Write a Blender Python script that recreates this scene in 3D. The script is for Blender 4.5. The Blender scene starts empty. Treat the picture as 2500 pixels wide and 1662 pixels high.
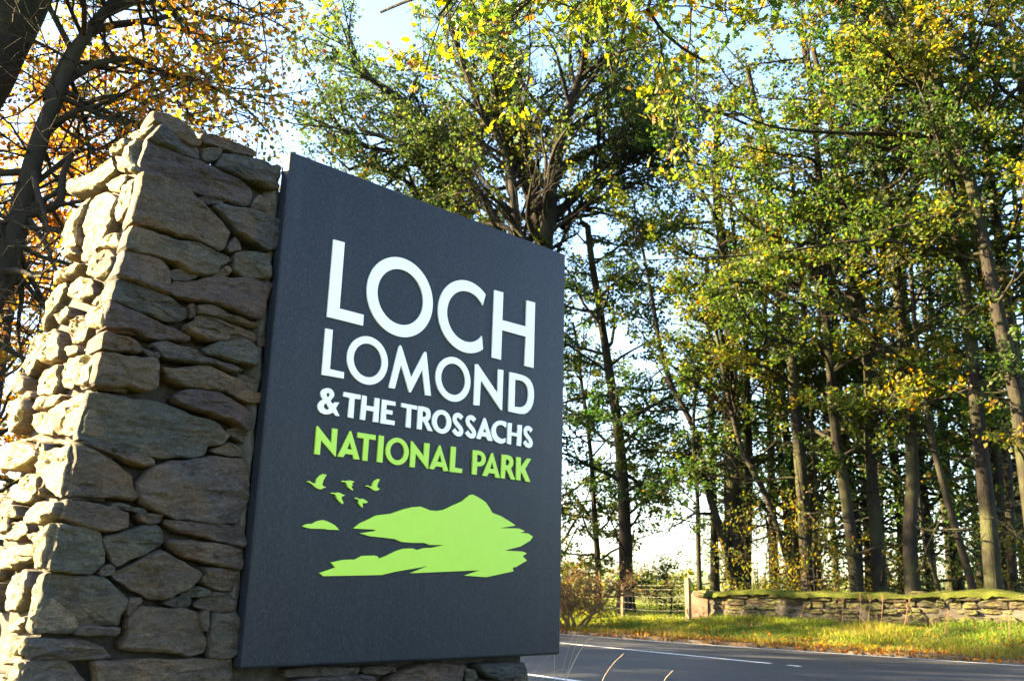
import bpy, bmesh, math, random
import numpy as np
from mathutils import Vector, Matrix, noise
from mathutils.geometry import tessellate_polygon

# ------------------------------------------------------------------ camera
FPX, PITCH, ROLL = 2243.4, 0.2566, 0.0287       # focal length in px of the 2500 px photograph
CAM = np.array([0.0, 0.0, 1.1])
_F = np.array([0, math.cos(PITCH), math.sin(PITCH)]); _R0 = np.array([1.0, 0, 0]); _U0 = np.array([0, -math.sin(PITCH), math.cos(PITCH)])
_R = math.cos(ROLL) * _R0 + math.sin(ROLL) * _U0
_U = -math.sin(ROLL) * _R0 + math.cos(ROLL) * _U0
scene = bpy.context.scene
cd = bpy.data.cameras.new("camera"); cam = bpy.data.objects.new("camera", cd)
scene.collection.objects.link(cam)
m = Matrix.Identity(4)
for i in range(3):
    m[i][0] = _R[i]; m[i][1] = _U[i]; m[i][2] = -_F[i]; m[i][3] = CAM[i]
cam.matrix_world = m
cd.sensor_fit = 'HORIZONTAL'; cd.sensor_width = 36.0; cd.lens = FPX * 36.0 / 2500.0
cd.clip_start = 0.05; cd.clip_end = 6000
cd.dof.use_dof = True; cd.dof.focus_distance = 4.4; cd.dof.aperture_fstop = 6.3
scene.camera = cam

# ------------------------------------------------------------------ sky, sun, exposure
SUN_TO = np.array([-0.996, 0.09]); SUN_TO = SUN_TO / np.linalg.norm(SUN_TO)
SUN_EL = math.radians(19)
world = bpy.data.worlds.new("World"); scene.world = world; world.use_nodes = True
wn = world.node_tree.nodes; wl = world.node_tree.links
bg = wn["Background"]; sky = wn.new("ShaderNodeTexSky"); sky.sky_type = 'NISHITA'; sky.sun_disc = False
sky.sun_elevation = SUN_EL; sky.sun_rotation = math.atan2(SUN_TO[0], SUN_TO[1])
sky.altitude = 0; sky.air_density = 1.0; sky.dust_density = 1.3; sky.ozone_density = 1.5
wl.new(sky.outputs[0], bg.inputs[0]); bg.inputs[1].default_value = 0.054
sd = bpy.data.lights.new("sun", 'SUN'); sd.energy = 5.0; sd.angle = math.radians(0.6); sd.color = (1.0, 0.75, 0.40)
sun = bpy.data.objects.new("sun", sd); scene.collection.objects.link(sun)
sv = Vector((SUN_TO[0] * math.cos(SUN_EL), SUN_TO[1] * math.cos(SUN_EL), math.sin(SUN_EL)))
sun.rotation_euler = sv.to_track_quat('Z', 'Y').to_euler(); sun.location = (-30, 12, 20)
scene.view_settings.view_transform = 'Standard'; scene.view_settings.look = 'None'
scene.view_settings.gamma = 1.0; scene.view_settings.use_curve_mapping = False
scene.view_settings.exposure = 3.95
scene.cycles.max_bounces = 6; scene.cycles.diffuse_bounces = 3; scene.cycles.transmission_bounces = 4
scene.cycles.transparent_max_bounces = 8; scene.cycles.caustics_reflective = False; scene.cycles.caustics_refractive = False
scene.cycles.use_denoising = True

# ------------------------------------------------------------------ helpers
RNG = np.random.default_rng(7)
COL = scene.collection

def ray(x, y):
    return _F + _R * (x - 1250) / FPX - _U * (y - 831) / FPX
def at_depth(x, y, Y):
    d = ray(x, y); return CAM + d * (Y / d[1])
def on_plane(x, y, o, nn):
    d = ray(x, y); return CAM + d * (((o - CAM) @ nn) / (d @ nn))

def tag(o, label=None, cat=None, group=None, kind=None):
    if label: o['label'] = label
    if cat: o['category'] = cat
    if group: o['group'] = group
    if kind: o['kind'] = kind
    return o
def thing(name, loc, label, cat, group=None):
    o = bpy.data.objects.new(name, None); o.location = Vector(loc); o.empty_display_size = 0.2
    COL.objects.link(o); return tag(o, label, cat, group)
def link(name, me, mat, parent=None):
    o = bpy.data.objects.new(name, me)
    if mat is not None and len(me.materials) == 0: me.materials.append(mat)
    COL.objects.link(o)
    if parent is not None:
        o.parent = parent; o.matrix_parent_inverse = Matrix.Translation(-parent_loc(parent))
    return o
def parent_loc(p):
    return p.location.copy() if p.parent is None else Vector((0, 0, 0))
def mesh_np(name, V, quads=None, tris=None, smooth=False, attrs=None):
    V = np.asarray(V, np.float32).reshape(-1, 3)
    loops = []; sizes = []
    if quads is not None and len(quads):
        q = np.asarray(quads, np.int32).reshape(-1, 4); loops.append(q.ravel()); sizes.append(np.full(len(q), 4, np.int32))
    if tris is not None and len(tris):
        q = np.asarray(tris, np.int32).reshape(-1, 3); loops.append(q.ravel()); sizes.append(np.full(len(q), 3, np.int32))
    loops = np.concatenate(loops); sizes = np.concatenate(sizes)
    me = bpy.data.meshes.new(name)
    me.vertices.add(len(V)); me.vertices.foreach_set('co', V.ravel())
    me.loops.add(len(loops)); me.loops.foreach_set('vertex_index', loops)
    me.polygons.add(len(sizes))
    st = np.zeros(len(sizes), np.int32); st[1:] = np.cumsum(sizes)[:-1]
    me.polygons.foreach_set('loop_start', st)
    me.polygons.foreach_set('use_smooth', np.full(len(sizes), smooth))
    if attrs:
        for k, a in attrs.items():
            at = me.attributes.new(k, 'FLOAT', 'POINT'); at.data.foreach_set('value', np.asarray(a, np.float32))
    me.update(calc_edges=True); me.validate()
    return me

def nrm(v):
    v = np.asarray(v, float); return v / (np.linalg.norm(v, axis=-1, keepdims=True) + 1e-12)
def tube(pts, rad, sides=8, wob=0.0, rng=RNG):
    P = np.asarray(pts, float); n = len(P); rad = np.asarray(rad, float)
    T = np.gradient(P, axis=0); T = nrm(T)
    ref = np.array([0.31, 0.94, 0.12]); 
    A = nrm(ref - (T @ ref)[:, None] * T); B = np.cross(T, A)
    a = np.linspace(0, 2 * np.pi, sides, endpoint=False)
    rr = rad[:, None] * (1 + wob * rng.normal(size=(n, sides)))
    V = P[:, None, :] + rr[..., None] * (np.cos(a)[None, :, None] * A[:, None, :] + np.sin(a)[None, :, None] * B[:, None, :])
    i = np.arange(n - 1)[:, None] * sides; j = np.arange(sides)[None, :]; j2 = (j + 1) % sides
    Q = np.stack([i + j, i + j2, i + sides + j2, i + sides + j], -1).reshape(-1, 4)
    return V.reshape(-1, 3), Q
class Buf:
    def __init__(s): s.v = []; s.q = []; s.t = []; s.n = 0
    def add(s, V, Q=None, T=None):
        V = np.asarray(V, float).reshape(-1, 3)
        if Q is not None and len(Q): s.q.append(np.asarray(Q).reshape(-1, 4) + s.n)
        if T is not None and len(T): s.t.append(np.asarray(T).reshape(-1, 3) + s.n)
        s.v.append(V); s.n += len(V)
    def box(s, c, sx, sy, sz, ax=(1, 0, 0), ay=(0, 1, 0), az=(0, 0, 1)):
        c = np.asarray(c, float); ax, ay, az = map(lambda q: np.asarray(q, float), (ax, ay, az))
        k = np.array([[-1, -1, -1], [1, -1, -1], [1, 1, -1], [-1, 1, -1], [-1, -1, 1], [1, -1, 1], [1, 1, 1], [-1, 1, 1]]) * .5
        V = c + k[:, :1] * sx * ax + k[:, 1:2] * sy * ay + k[:, 2:] * sz * az
        s.add(V, [[0, 3, 2, 1], [4, 5, 6, 7], [0, 1, 5, 4], [1, 2, 6, 5], [2, 3, 7, 6], [3, 0, 4, 7]])
    def mesh(s, name, smooth=False, attrs=None):
        return mesh_np(name, np.concatenate(s.v), np.concatenate(s.q) if s.q else None, np.concatenate(s.t) if s.t else None, smooth, attrs)
def resample(P, n):
    P = np.asarray(P, float); d = np.r_[0, np.cumsum(np.linalg.norm(np.diff(P, axis=0), axis=1))]
    t = np.linspace(0, d[-1], n)
    return np.stack([np.interp(t, d, P[:, k]) for k in range(P.shape[1])], 1)
def smooth_path(P, n):
    P = np.asarray(P, float)
    for _ in range(2):
        Q = [P[0]]
        for a, b in zip(P[:-1], P[1:]): Q += [a * .75 + b * .25, a * .25 + b * .75]
        Q.append(P[-1]); P = np.array(Q)
    return resample(P, n)

# ------------------------------------------------------------------ materials
def mat_new(name):
    mt = bpy.data.materials.new(name); mt.use_nodes = True
    nt = mt.node_tree; return mt, nt.nodes, nt.links, nt.nodes["Principled BSDF"]
def N(nodes, typ, **kw):
    nd = nodes.new(typ)
    for k, v in kw.items():
        if k in ('inputs',):
            for a, b in v.items(): nd.inputs[a].default_value = b
        else: setattr(nd, k, v)
    return nd
def ramp(nodes, stops, interp='LINEAR'):
    r = nodes.new("ShaderNodeValToRGB"); r.color_ramp.interpolation = interp
    els = r.color_ramp.elements
    while len(els) > 1: els.remove(els[-1])
    els[0].position = stops[0][0]; els[0].color = (*stops[0][1], 1)
    for p, c in stops[1:]:
        e = els.new(p); e.color = (*c, 1)
    return r
def mix(nodes, links, fac, a, b, mode='MIX'):
    mx = nodes.new("ShaderNodeMix"); mx.data_type = 'RGBA'; mx.blend_type = mode
    for s, v in ((0, fac), (6, a), (7, b)):
        if hasattr(v, 'links') or hasattr(v, 'is_output'): links.new(v, mx.inputs[s])
        else: mx.inputs[s].default_value = v if s == 0 else ((*v, 1) if len(v) == 3 else v)
    return mx.outputs[2]
def pos_noise(nodes, links, scale, detail=4, rough=.6, sc=(1, 1, 1), rot=(0, 0, 0), coord='P', typ="ShaderNodeTexNoise"):
    if coord == 'P': src = nodes.new("ShaderNodeNewGeometry").outputs['Position']
    else: src = nodes.new("ShaderNodeTexCoord").outputs['Object']
    mp = nodes.new("ShaderNodeMapping"); mp.inputs['Scale'].default_value = sc; mp.inputs['Rotation'].default_value = rot
    links.new(src, mp.inputs[0])
    t = nodes.new(typ); t.inputs['Scale'].default_value = scale
    if typ == "ShaderNodeTexNoise": t.inputs['Detail'].default_value = detail; t.inputs['Roughness'].default_value = rough
    links.new(mp.outputs[0], t.inputs['Vector']); return t
def bump(nodes, links, bsdf, h, strength=.5, dist=.02, prev=None):
    b = nodes.new("ShaderNodeBump"); b.inputs['Strength'].default_value = strength; b.inputs['Distance'].default_value = dist
    links.new(h, b.inputs['Height'])
    if prev is not None: links.new(prev.outputs[0], b.inputs['Normal'])
    links.new(b.outputs[0], bsdf.inputs['Normal']); return b

def m_stone(name, stops, rotz, lichen=.5, moss_top=0.0, moss_sunlit=0.0):
    mt, nd, lk, bs = mat_new(name)
    oi = nd.new("ShaderNodeObjectInfo"); rp = ramp(nd, stops); lk.new(oi.outputs['Random'], rp.inputs[0])
    n1 = pos_noise(nd, lk, 9, 7, .72, (1, 1, 3.2), (0.1, .12, rotz))
    r1 = ramp(nd, [(0.28, (.38, .36, .34)), (.45, (.82, .80, .78)), (.56, (1.05, 1.03, 1)), (.72, (1.55, 1.48, 1.35))]); lk.new(n1.outputs[0], r1.inputs[0])
    c1 = mix(nd, lk, 1.0, rp.outputs[0], r1.outputs[0], 'MULTIPLY')
    nb = pos_noise(nd, lk, 4.2, 4, .6, (1, 1, 1.6)); rb = ramp(nd, [(.35, (.78, .86, .92)), (.5, (1, 1, 1)), (.66, (1.25, 1.06, .88))]); lk.new(nb.outputs[0], rb.inputs[0])
    c1 = mix(nd, lk, .9, c1, rb.outputs[0], 'MULTIPLY')
    n2 = pos_noise(nd, lk, 34, 5, .7, (1, 1, 2.0), (0, .2, rotz))
    r2 = ramp(nd, [(.33, (.45, .45, .45)), (.5, (.95, .95, .95)), (.62, (1.2, 1.2, 1.18)), (.74, (1.9, 1.85, 1.75))]); lk.new(n2.outputs[0], r2.inputs[0])
    c2 = mix(nd, lk, .8, c1, r2.outputs[0], 'MULTIPLY')
    n3 = pos_noise(nd, lk, 2.3, 3, .6)
    f3 = ramp_fac(nd, lk, n3.outputs[0], .55, .72)
    c3 = mix(nd, lk, mul(nd, lk, f3, .45), c2, (.20, .115, .055))                 # iron stain
    n4 = pos_noise(nd, lk, 120, 2, .5)
    f4 = ramp_fac(nd, lk, n4.outputs[0], .67, .74)
    c4 = mix(nd, lk, mul(nd, lk, f4, lichen), c3, (.50, .50, .46))               # pale mineral flecks, lichen
    if moss_top:
        g = nd.new("ShaderNodeNewGeometry"); sx = nd.new("ShaderNodeSeparateXYZ"); lk.new(g.outputs['Normal'], sx.inputs[0])
        n5 = pos_noise(nd, lk, 7, 4, .6)
        ad = nd.new("ShaderNodeMath"); ad.operation = 'MULTIPLY_ADD'; lk.new(n5.outputs[0], ad.inputs[0]); ad.inputs[1].default_value = 1.1; lk.new(sx.outputs[2], ad.inputs[2])
        c4 = mix(nd, lk, mul(nd, lk, ramp_fac(nd, lk, ad.outputs[0], .52, .95), moss_top), c4, (.10, .11, .02))
    if moss_sunlit:                                                                  # golden moss and lichen crust, brightened to imitate sun on the wall end
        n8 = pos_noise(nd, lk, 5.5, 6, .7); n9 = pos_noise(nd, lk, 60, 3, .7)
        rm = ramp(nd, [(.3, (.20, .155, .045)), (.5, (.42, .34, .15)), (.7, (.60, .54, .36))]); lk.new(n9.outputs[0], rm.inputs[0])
        c4 = mix(nd, lk, side_mask(nd, lk, ramp_fac(nd, lk, n8.outputs[0], .38, .54), moss_sunlit), c4, rm.outputs[0])
    lk.new(c4, bs.inputs['Base Color']); bs.inputs['Roughness'].default_value = .82
    bs.inputs['Specular IOR Level'].default_value = .35
    b1 = bump(nd, lk, bs, n1.outputs[0], 1.0, .035); b2 = bump(nd, lk, bs, n2.outputs[0], 1.0, .011, b1)
    n7 = pos_noise(nd, lk, 105, 4, .75, (1, 1, 1.7), (0, .15, rotz)); r7 = ramp(nd, [(.34, (.55, .55, .56)), (.5, (1, 1, 1)), (.66, (1.5, 1.48, 1.42))]); lk.new(n7.outputs[0], r7.inputs[0])
    lk.new(mix(nd, lk, .85, c4, r7.outputs[0], 'MULTIPLY'), bs.inputs['Base Color'])
    n6 = pos_noise(nd, lk, 110, 4, .6, (1, 1, 1.8)); bump(nd, lk, bs, n6.outputs[0], .9, .005, b2)
    return mt
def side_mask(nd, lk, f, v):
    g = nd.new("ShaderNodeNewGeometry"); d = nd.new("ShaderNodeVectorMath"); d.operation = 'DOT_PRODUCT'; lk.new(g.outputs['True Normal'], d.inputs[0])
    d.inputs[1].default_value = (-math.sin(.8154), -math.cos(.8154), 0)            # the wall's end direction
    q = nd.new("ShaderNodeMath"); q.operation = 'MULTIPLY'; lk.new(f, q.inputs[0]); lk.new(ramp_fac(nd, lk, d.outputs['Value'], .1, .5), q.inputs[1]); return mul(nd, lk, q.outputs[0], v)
def ramp_fac(nd, lk, src, a, b):
    mr = nd.new("ShaderNodeMapRange"); mr.inputs[1].default_value = a; mr.inputs[2].default_value = b
    lk.new(src, mr.inputs[0]); return mr.outputs[0]
def mul(nd, lk, s, v):
    q = nd.new("ShaderNodeMath"); q.operation = 'MULTIPLY'; lk.new(s, q.inputs[0]); q.inputs[1].default_value = v; return q.outputs[0]

def m_leaf(name, stops, trans=.5, rough=.55):
    mt, nd, lk, bs = mat_new(name)
    at = nd.new("ShaderNodeAttribute"); at.attribute_name = 'tint'
    rp = ramp(nd, stops); lk.new(at.outputs['Fac'], rp.inputs[0])
    n1 = pos_noise(nd, lk, 25, 2)
    r1 = ramp(nd, [(.3, (.7, .7, .7)), (.7, (1.25, 1.25, 1.25))]); lk.new(n1.outputs[0], r1.inputs[0])
    c = mix(nd, lk, 1.0, rp.outputs[0], r1.outputs[0], 'MULTIPLY')
    lk.new(c, bs.inputs['Base Color']); bs.inputs['Roughness'].default_value = rough
    bs.inputs['Specular IOR Level'].default_value = .3
    tr = nd.new("ShaderNodeBsdfTranslucent")
    hs = nd.new("ShaderNodeHueSaturation"); hs.inputs['Saturation'].default_value = 1.1; hs.inputs['Value'].default_value = 3.1
    lk.new(c, hs.inputs['Color']); lk.new(hs.outputs[0], tr.inputs[0])
    ms = nd.new("ShaderNodeMixShader"); ms.inputs[0].default_value = trans
    lk.new(bs.outputs[0], ms.inputs[1]); lk.new(tr.outputs[0], ms.inputs[2])
    lk.new(ms.outputs[0], nd["Material Output"].inputs[0]); return mt
def m_bark(name, c1, c2, moss=.35, sc=6):
    mt, nd, lk, bs = mat_new(name)
    n1 = pos_noise(nd, lk, sc, 6, .65, (2.2, 2.2, .5)); n2 = pos_noise(nd, lk, 1.4, 3)
    rp = ramp(nd, [(.3, c1), (.7, c2)]); lk.new(n1.outputs[0], rp.inputs[0])
    c = mix(nd, lk, mul(nd, lk, ramp_fac(nd, lk, n2.outputs[0], .45, .7), moss), rp.outputs[0], (.07, .085, .025))
    lk.new(c, bs.inputs['Base Color']); bs.inputs['Roughness'].default_value = .9
    bs.inputs['Specular IOR Level'].default_value = .2
    bump(nd, lk, bs, n1.outputs[0], .8, .05); return mt
def m_plain(name, col, rough=.6, noise_sc=0, amt=.2, bmp=0, spec=.4):
    mt, nd, lk, bs = mat_new(name); bs.inputs['Roughness'].default_value = rough; bs.inputs['Specular IOR Level'].default_value = spec
    if noise_sc:
        n1 = pos_noise(nd, lk, noise_sc, 5, .6)
        r1 = ramp(nd, [(.3, (1 - amt,) * 3), (.7, (1 + amt,) * 3)]); lk.new(n1.outputs[0], r1.inputs[0])
        lk.new(mix(nd, lk, 1.0, col, r1.outputs[0], 'MULTIPLY'), bs.inputs['Base Color'])
        if bmp: bump(nd, lk, bs, n1.outputs[0], .5, bmp)
    else: bs.inputs['Base Color'].default_value = (*col, 1)
    return mt
# ------------------------------------------------------------------ ground, road, verges
RD = np.array([0.656, -0.755]); RM = np.array([0.755, 0.656])          # along the road, across it
def sr(x, y): return x * RD[0] + y * RD[1], x * RM[0] + y * RM[1]
def xy(s, r): return s * RD[0] + r * RM[0], s * RD[1] + r * RM[1]
def far_edge(s): return np.interp(s, [-60, -22, -15.4, -12.3, -8.95, -6.38, -3, 3, 40], [14.3, 14.7, 15.0, 15.42, 16.15, 16.85, 17.6, 18.4, 19.5])
def wall_line(s): return np.interp(s, [-60, -14.6, -7.56, -2.1, 40], [18.9, 18.9, 19.82, 20.4, 25])
def bank(s): return np.interp(s, [-30, -14.6, -7.5, 0], [.30, .30, .55, .6])
def sstep(t): t = np.clip(t, 0, 1); return t * t * (3 - 2 * t)
NEAR = 7.35
def terrain(x, y):
    x = np.asarray(x, float); y = np.asarray(y, float)
    s, r = sr(x, y); fe = far_edge(s) + .38; wl_ = wall_line(s)
    z = np.where(r < NEAR, .0 + .30 * sstep((NEAR - .1 - r) / 3.6), -.05)
    t = (r - fe) / (wl_ - fe)
    zb = bank(s) + .12 * sstep((r - wl_) / 4) + .06 * np.sin(s * .9 + r * .7) * sstep(t)
    zf = .07 + (zb - .07) * sstep(t) + .03 * np.sin(s * 2.1) * np.sin(r * 1.7) * sstep(t * 2)
    z = np.where(r > fe, zf, z)
    far = sstep((np.hypot(x, y) - 60) / 400)
    return z * (1 - far) + far * -1.5
def gz(x, y): return float(terrain(x, y))

def m_ground():
    mt, nd, lk, bs = mat_new("turf_soil")
    n1 = pos_noise(nd, lk, .9, 5, .6); n2 = pos_noise(nd, lk, 14, 5, .7)
    r1 = ramp(nd, [(.3, (.055, .075, .018)), (.5, (.085, .105, .022)), (.7, (.13, .115, .035))]); lk.new(n1.outputs[0], r1.inputs[0])
    r2 = ramp(nd, [(.35, (.5, .5, .5)), (.65, (1.3, 1.2, 1.0))]); lk.new(n2.outputs[0], r2.inputs[0])
    at = nd.new("ShaderNodeAttribute"); at.attribute_name = 'soil'
    cc = mix(nd, lk, at.outputs['Fac'], r1.outputs[0], (.13, .082, .048))
    lk.new(mix(nd, lk, 1.0, cc, r2.outputs[0], 'MULTIPLY'), bs.inputs['Base Color'])
    bs.inputs['Roughness'].default_value = .95; bs.inputs['Specular IOR Level'].default_value = .1
    bump(nd, lk, bs, n2.outputs[0], .7, .05); return mt
S_ = np.r_[-1500, -900, -500, -300, -180, -110, -70, np.arange(-50, 20.01, .5), 30, 50, 90, 160, 300, 700, 1500]
R_ = np.r_[-1500, -700, -300, -120, -60, -30, -15, np.arange(-8, 7.3, .5), 7.34, 7.36, np.arange(8, 14.1, 1), np.arange(14.25, 26, .25), np.arange(26, 50, 1), 60, 80, 110, 160, 240, 400, 700, 1200, 2200]
sg, rg = np.meshgrid(S_, R_, indexing='ij'); gx, gy = xy(sg, rg); gzv = terrain(gx, gy)
ni, nj = sg.shape; idx = np.arange(ni * nj).reshape(ni, nj)
Q = np.stack([idx[:-1, :-1], idx[1:, :-1], idx[1:, 1:], idx[:-1, 1:]], -1).reshape(-1, 4)
ground = link("ground", mesh_np("ground", np.stack([gx, gy, gzv], -1), Q, smooth=True, attrs={'soil': (sstep(1.35 - (rg - far_edge(sg) - .3) / 1.0 + .35 * np.sin(sg * 2.3) * np.sin(sg * .83 + rg * 3)) * (rg > 10) * (np.abs(sg) < 60)).ravel()}), m_ground()); tag(ground, kind='structure')

def m_asphalt():
    mt, nd, lk, bs = mat_new("asphalt")
    n1 = pos_noise(nd, lk, 160, 3, .7); n2 = pos_noise(nd, lk, .8, 4, .6, (1, 1, 1)); n3 = pos_noise(nd, lk, 1.1, 3, .5, (.15, 2.2, 1), (0, 0, -.86))
    r1 = ramp(nd, [(.3, (.016, .018, .022)), (.55, (.032, .033, .038)), (.72, (.085, .083, .08))]); lk.new(n1.outputs[0], r1.inputs[0])
    r2 = ramp(nd, [(.3, (.75, .75, .78)), (.7, (1.25, 1.22, 1.18))]); lk.new(n2.outputs[0], r2.inputs[0])
    c = mix(nd, lk, 1.0, r1.outputs[0], r2.outputs[0], 'MULTIPLY')
    c = mix(nd, lk, mul(nd, lk, ramp_fac(nd, lk, n3.outputs[0], .5, .75), .35), c, (.055, .05, .046))
    lk.new(c, bs.inputs['Base Color']); bs.inputs['Roughness'].default_value = .62; bs.inputs['Specular IOR Level'].default_value = .45
    bump(nd, lk, bs, n1.outputs[0], .7, .004); return mt
ss = np.r_[-400, -200, -100, np.arange(-60, 41, 2.0)]
V = []; 
for s in ss:
    for k in range(9):
        r = NEAR + (far_edge(s) + .28 - NEAR) * k / 8; x, y = xy(s, r); V.append((x, y, .03 * math.sin(math.pi * k / 8)))
idx = np.arange(len(ss) * 9).reshape(-1, 9)
Q = np.stack([idx[:-1, :-1], idx[1:, :-1], idx[1:, 1:], idx[:-1, 1:]], -1).reshape(-1, 4)
road = link("road", mesh_np("road", V, Q, smooth=True), m_asphalt()); tag(road, kind='structure')
def road_z(s, r): return .03 * math.sin(math.pi * min(1, max(0, (r - NEAR) / (far_edge(s) + .28 - NEAR))))
def m_paint():
    mt, nd, lk, bs = mat_new("road_paint")
    n1 = pos_noise(nd, lk, 60, 4, .7); n2 = pos_noise(nd, lk, 3, 3)
    r1 = ramp(nd, [(.33, (.25, .25, .25)), (.45, (.74, .74, .72)), (.7, (.82, .82, .8))]); lk.new(n1.outputs[0], r1.inputs[0])
    lk.new(r1.outputs[0], bs.inputs['Base Color']); bs.inputs['Roughness'].default_value = .55; return mt
PAINT = m_paint()
def stripe(name, pts, w):
    P = resample(pts, max(2, int(np.linalg.norm(np.diff(np.asarray(pts), axis=0), axis=1).sum() / .8)))
    T = np.gradient(P, axis=0); T = T / np.linalg.norm(T, axis=1, keepdims=True); Nn = np.stack([T[:, 1], -T[:, 0]], 1)
    V = []
    for p, q in zip(P, Nn):
        for e in (-1, 1):
            a = p + q * w / 2 * e; s, r = sr(*a); V.append((a[0], a[1], road_z(s, r) + .005))
    i = np.arange(len(P) - 1) * 2
    o = link(name, mesh_np(name, V, np.stack([i, i + 1, i + 3, i + 2], -1)), PAINT); tag(o, kind='structure'); return o
stripe("road_edge_line", [xy(s, far_edge(s)) for s in np.arange(-60, 30, 1.0)], .11)
c0, c1 = np.array([1.063, 17.924]), np.array([3.979, 14.476]); cdv = (c1 - c0) / np.linalg.norm(c1 - c0)
stripe("road_centre_line", [c0 - cdv * 30, c1 + cdv * .02], .11)
stripe("road_centre_dash", [c1 + cdv * .31, c1 + cdv * .53], .09)
n0, n1_ = np.array([.223, 12.02]), np.array([.797, 11.375]); ndv = (n1_ - n0) / np.linalg.norm(n1_ - n0)
stripe("road_edge_line", [n0 - ndv * 40, n1_ + ndv * 25], .12)

# kerb of separate dressed stones along the far edge
KERB = m_plain("kerb_concrete", (.11, .09, .07), .85, 9, .45, .012)
kerb = thing("kerb", (*xy(-12, far_edge(-12) + .33), .05), "low weathered kerb of end-to-end stones along the far road edge", "kerb"); tag(kerb, kind='structure')
del kerb['category']
rk = random.Random(3); s = -30.0
while s < 6:
    L = .91; a = np.array(xy(s, far_edge(s) + .33)); b = np.array(xy(s + L, far_edge(s + L) + .33)); t = (b - a) / np.linalg.norm(b - a)
    bb = Buf(); c = (a + b) / 2
    ax = np.array([t[0], t[1], rk.uniform(-.006, .006)]); ay = np.array([-t[1], t[0], rk.uniform(-.03, .03)]); 
    bb.box((c[0], c[1], -.035 + rk.uniform(-.015, .012)), L - .014, .12, .19, ax, ay)
    me = bb.mesh("kerb_stone"); bmx = bmesh.new(); bmx.from_mesh(me); bmesh.ops.bevel(bmx, geom=bmx.edges[:], offset=.016, segments=2, affect='EDGES'); bmx.to_mesh(me); bmx.free()
    link("kerb_stone", me, KERB, kerb); s += L

# far hills beyond the field
hb = Buf()
for (hx, hy, rx, ry, hh) in ((-500, 1500, 1100, 300, 18), (420, 1300, 900, 260, 22), (1300, 1200, 900, 300, 40)):
    n = 40; u = np.linspace(-1, 1, n); uu, vv = np.meshgrid(u, u, indexing='ij')
    zz = hh * np.clip(1 - uu ** 2, 0, 1) * np.clip(1 - vv ** 2, 0, 1) * (1 + .18 * np.sin(uu * 9 + hx) * np.cos(vv * 5) + .1 * np.sin(uu * 23)) - 3
    idx = np.arange(n * n).reshape(n, n)
    hb.add(np.stack([hx + uu * rx, hy + vv * ry, zz], -1), np.stack([idx[:-1, :-1], idx[1:, :-1], idx[1:, 1:], idx[:-1, 1:]], -1).reshape(-1, 4))
hills = link("hills", hb.mesh("hills", True), m_plain("hill_grass", (.10, .12, .06), .95, .03, .4)); tag(hills, kind='structure')

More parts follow.
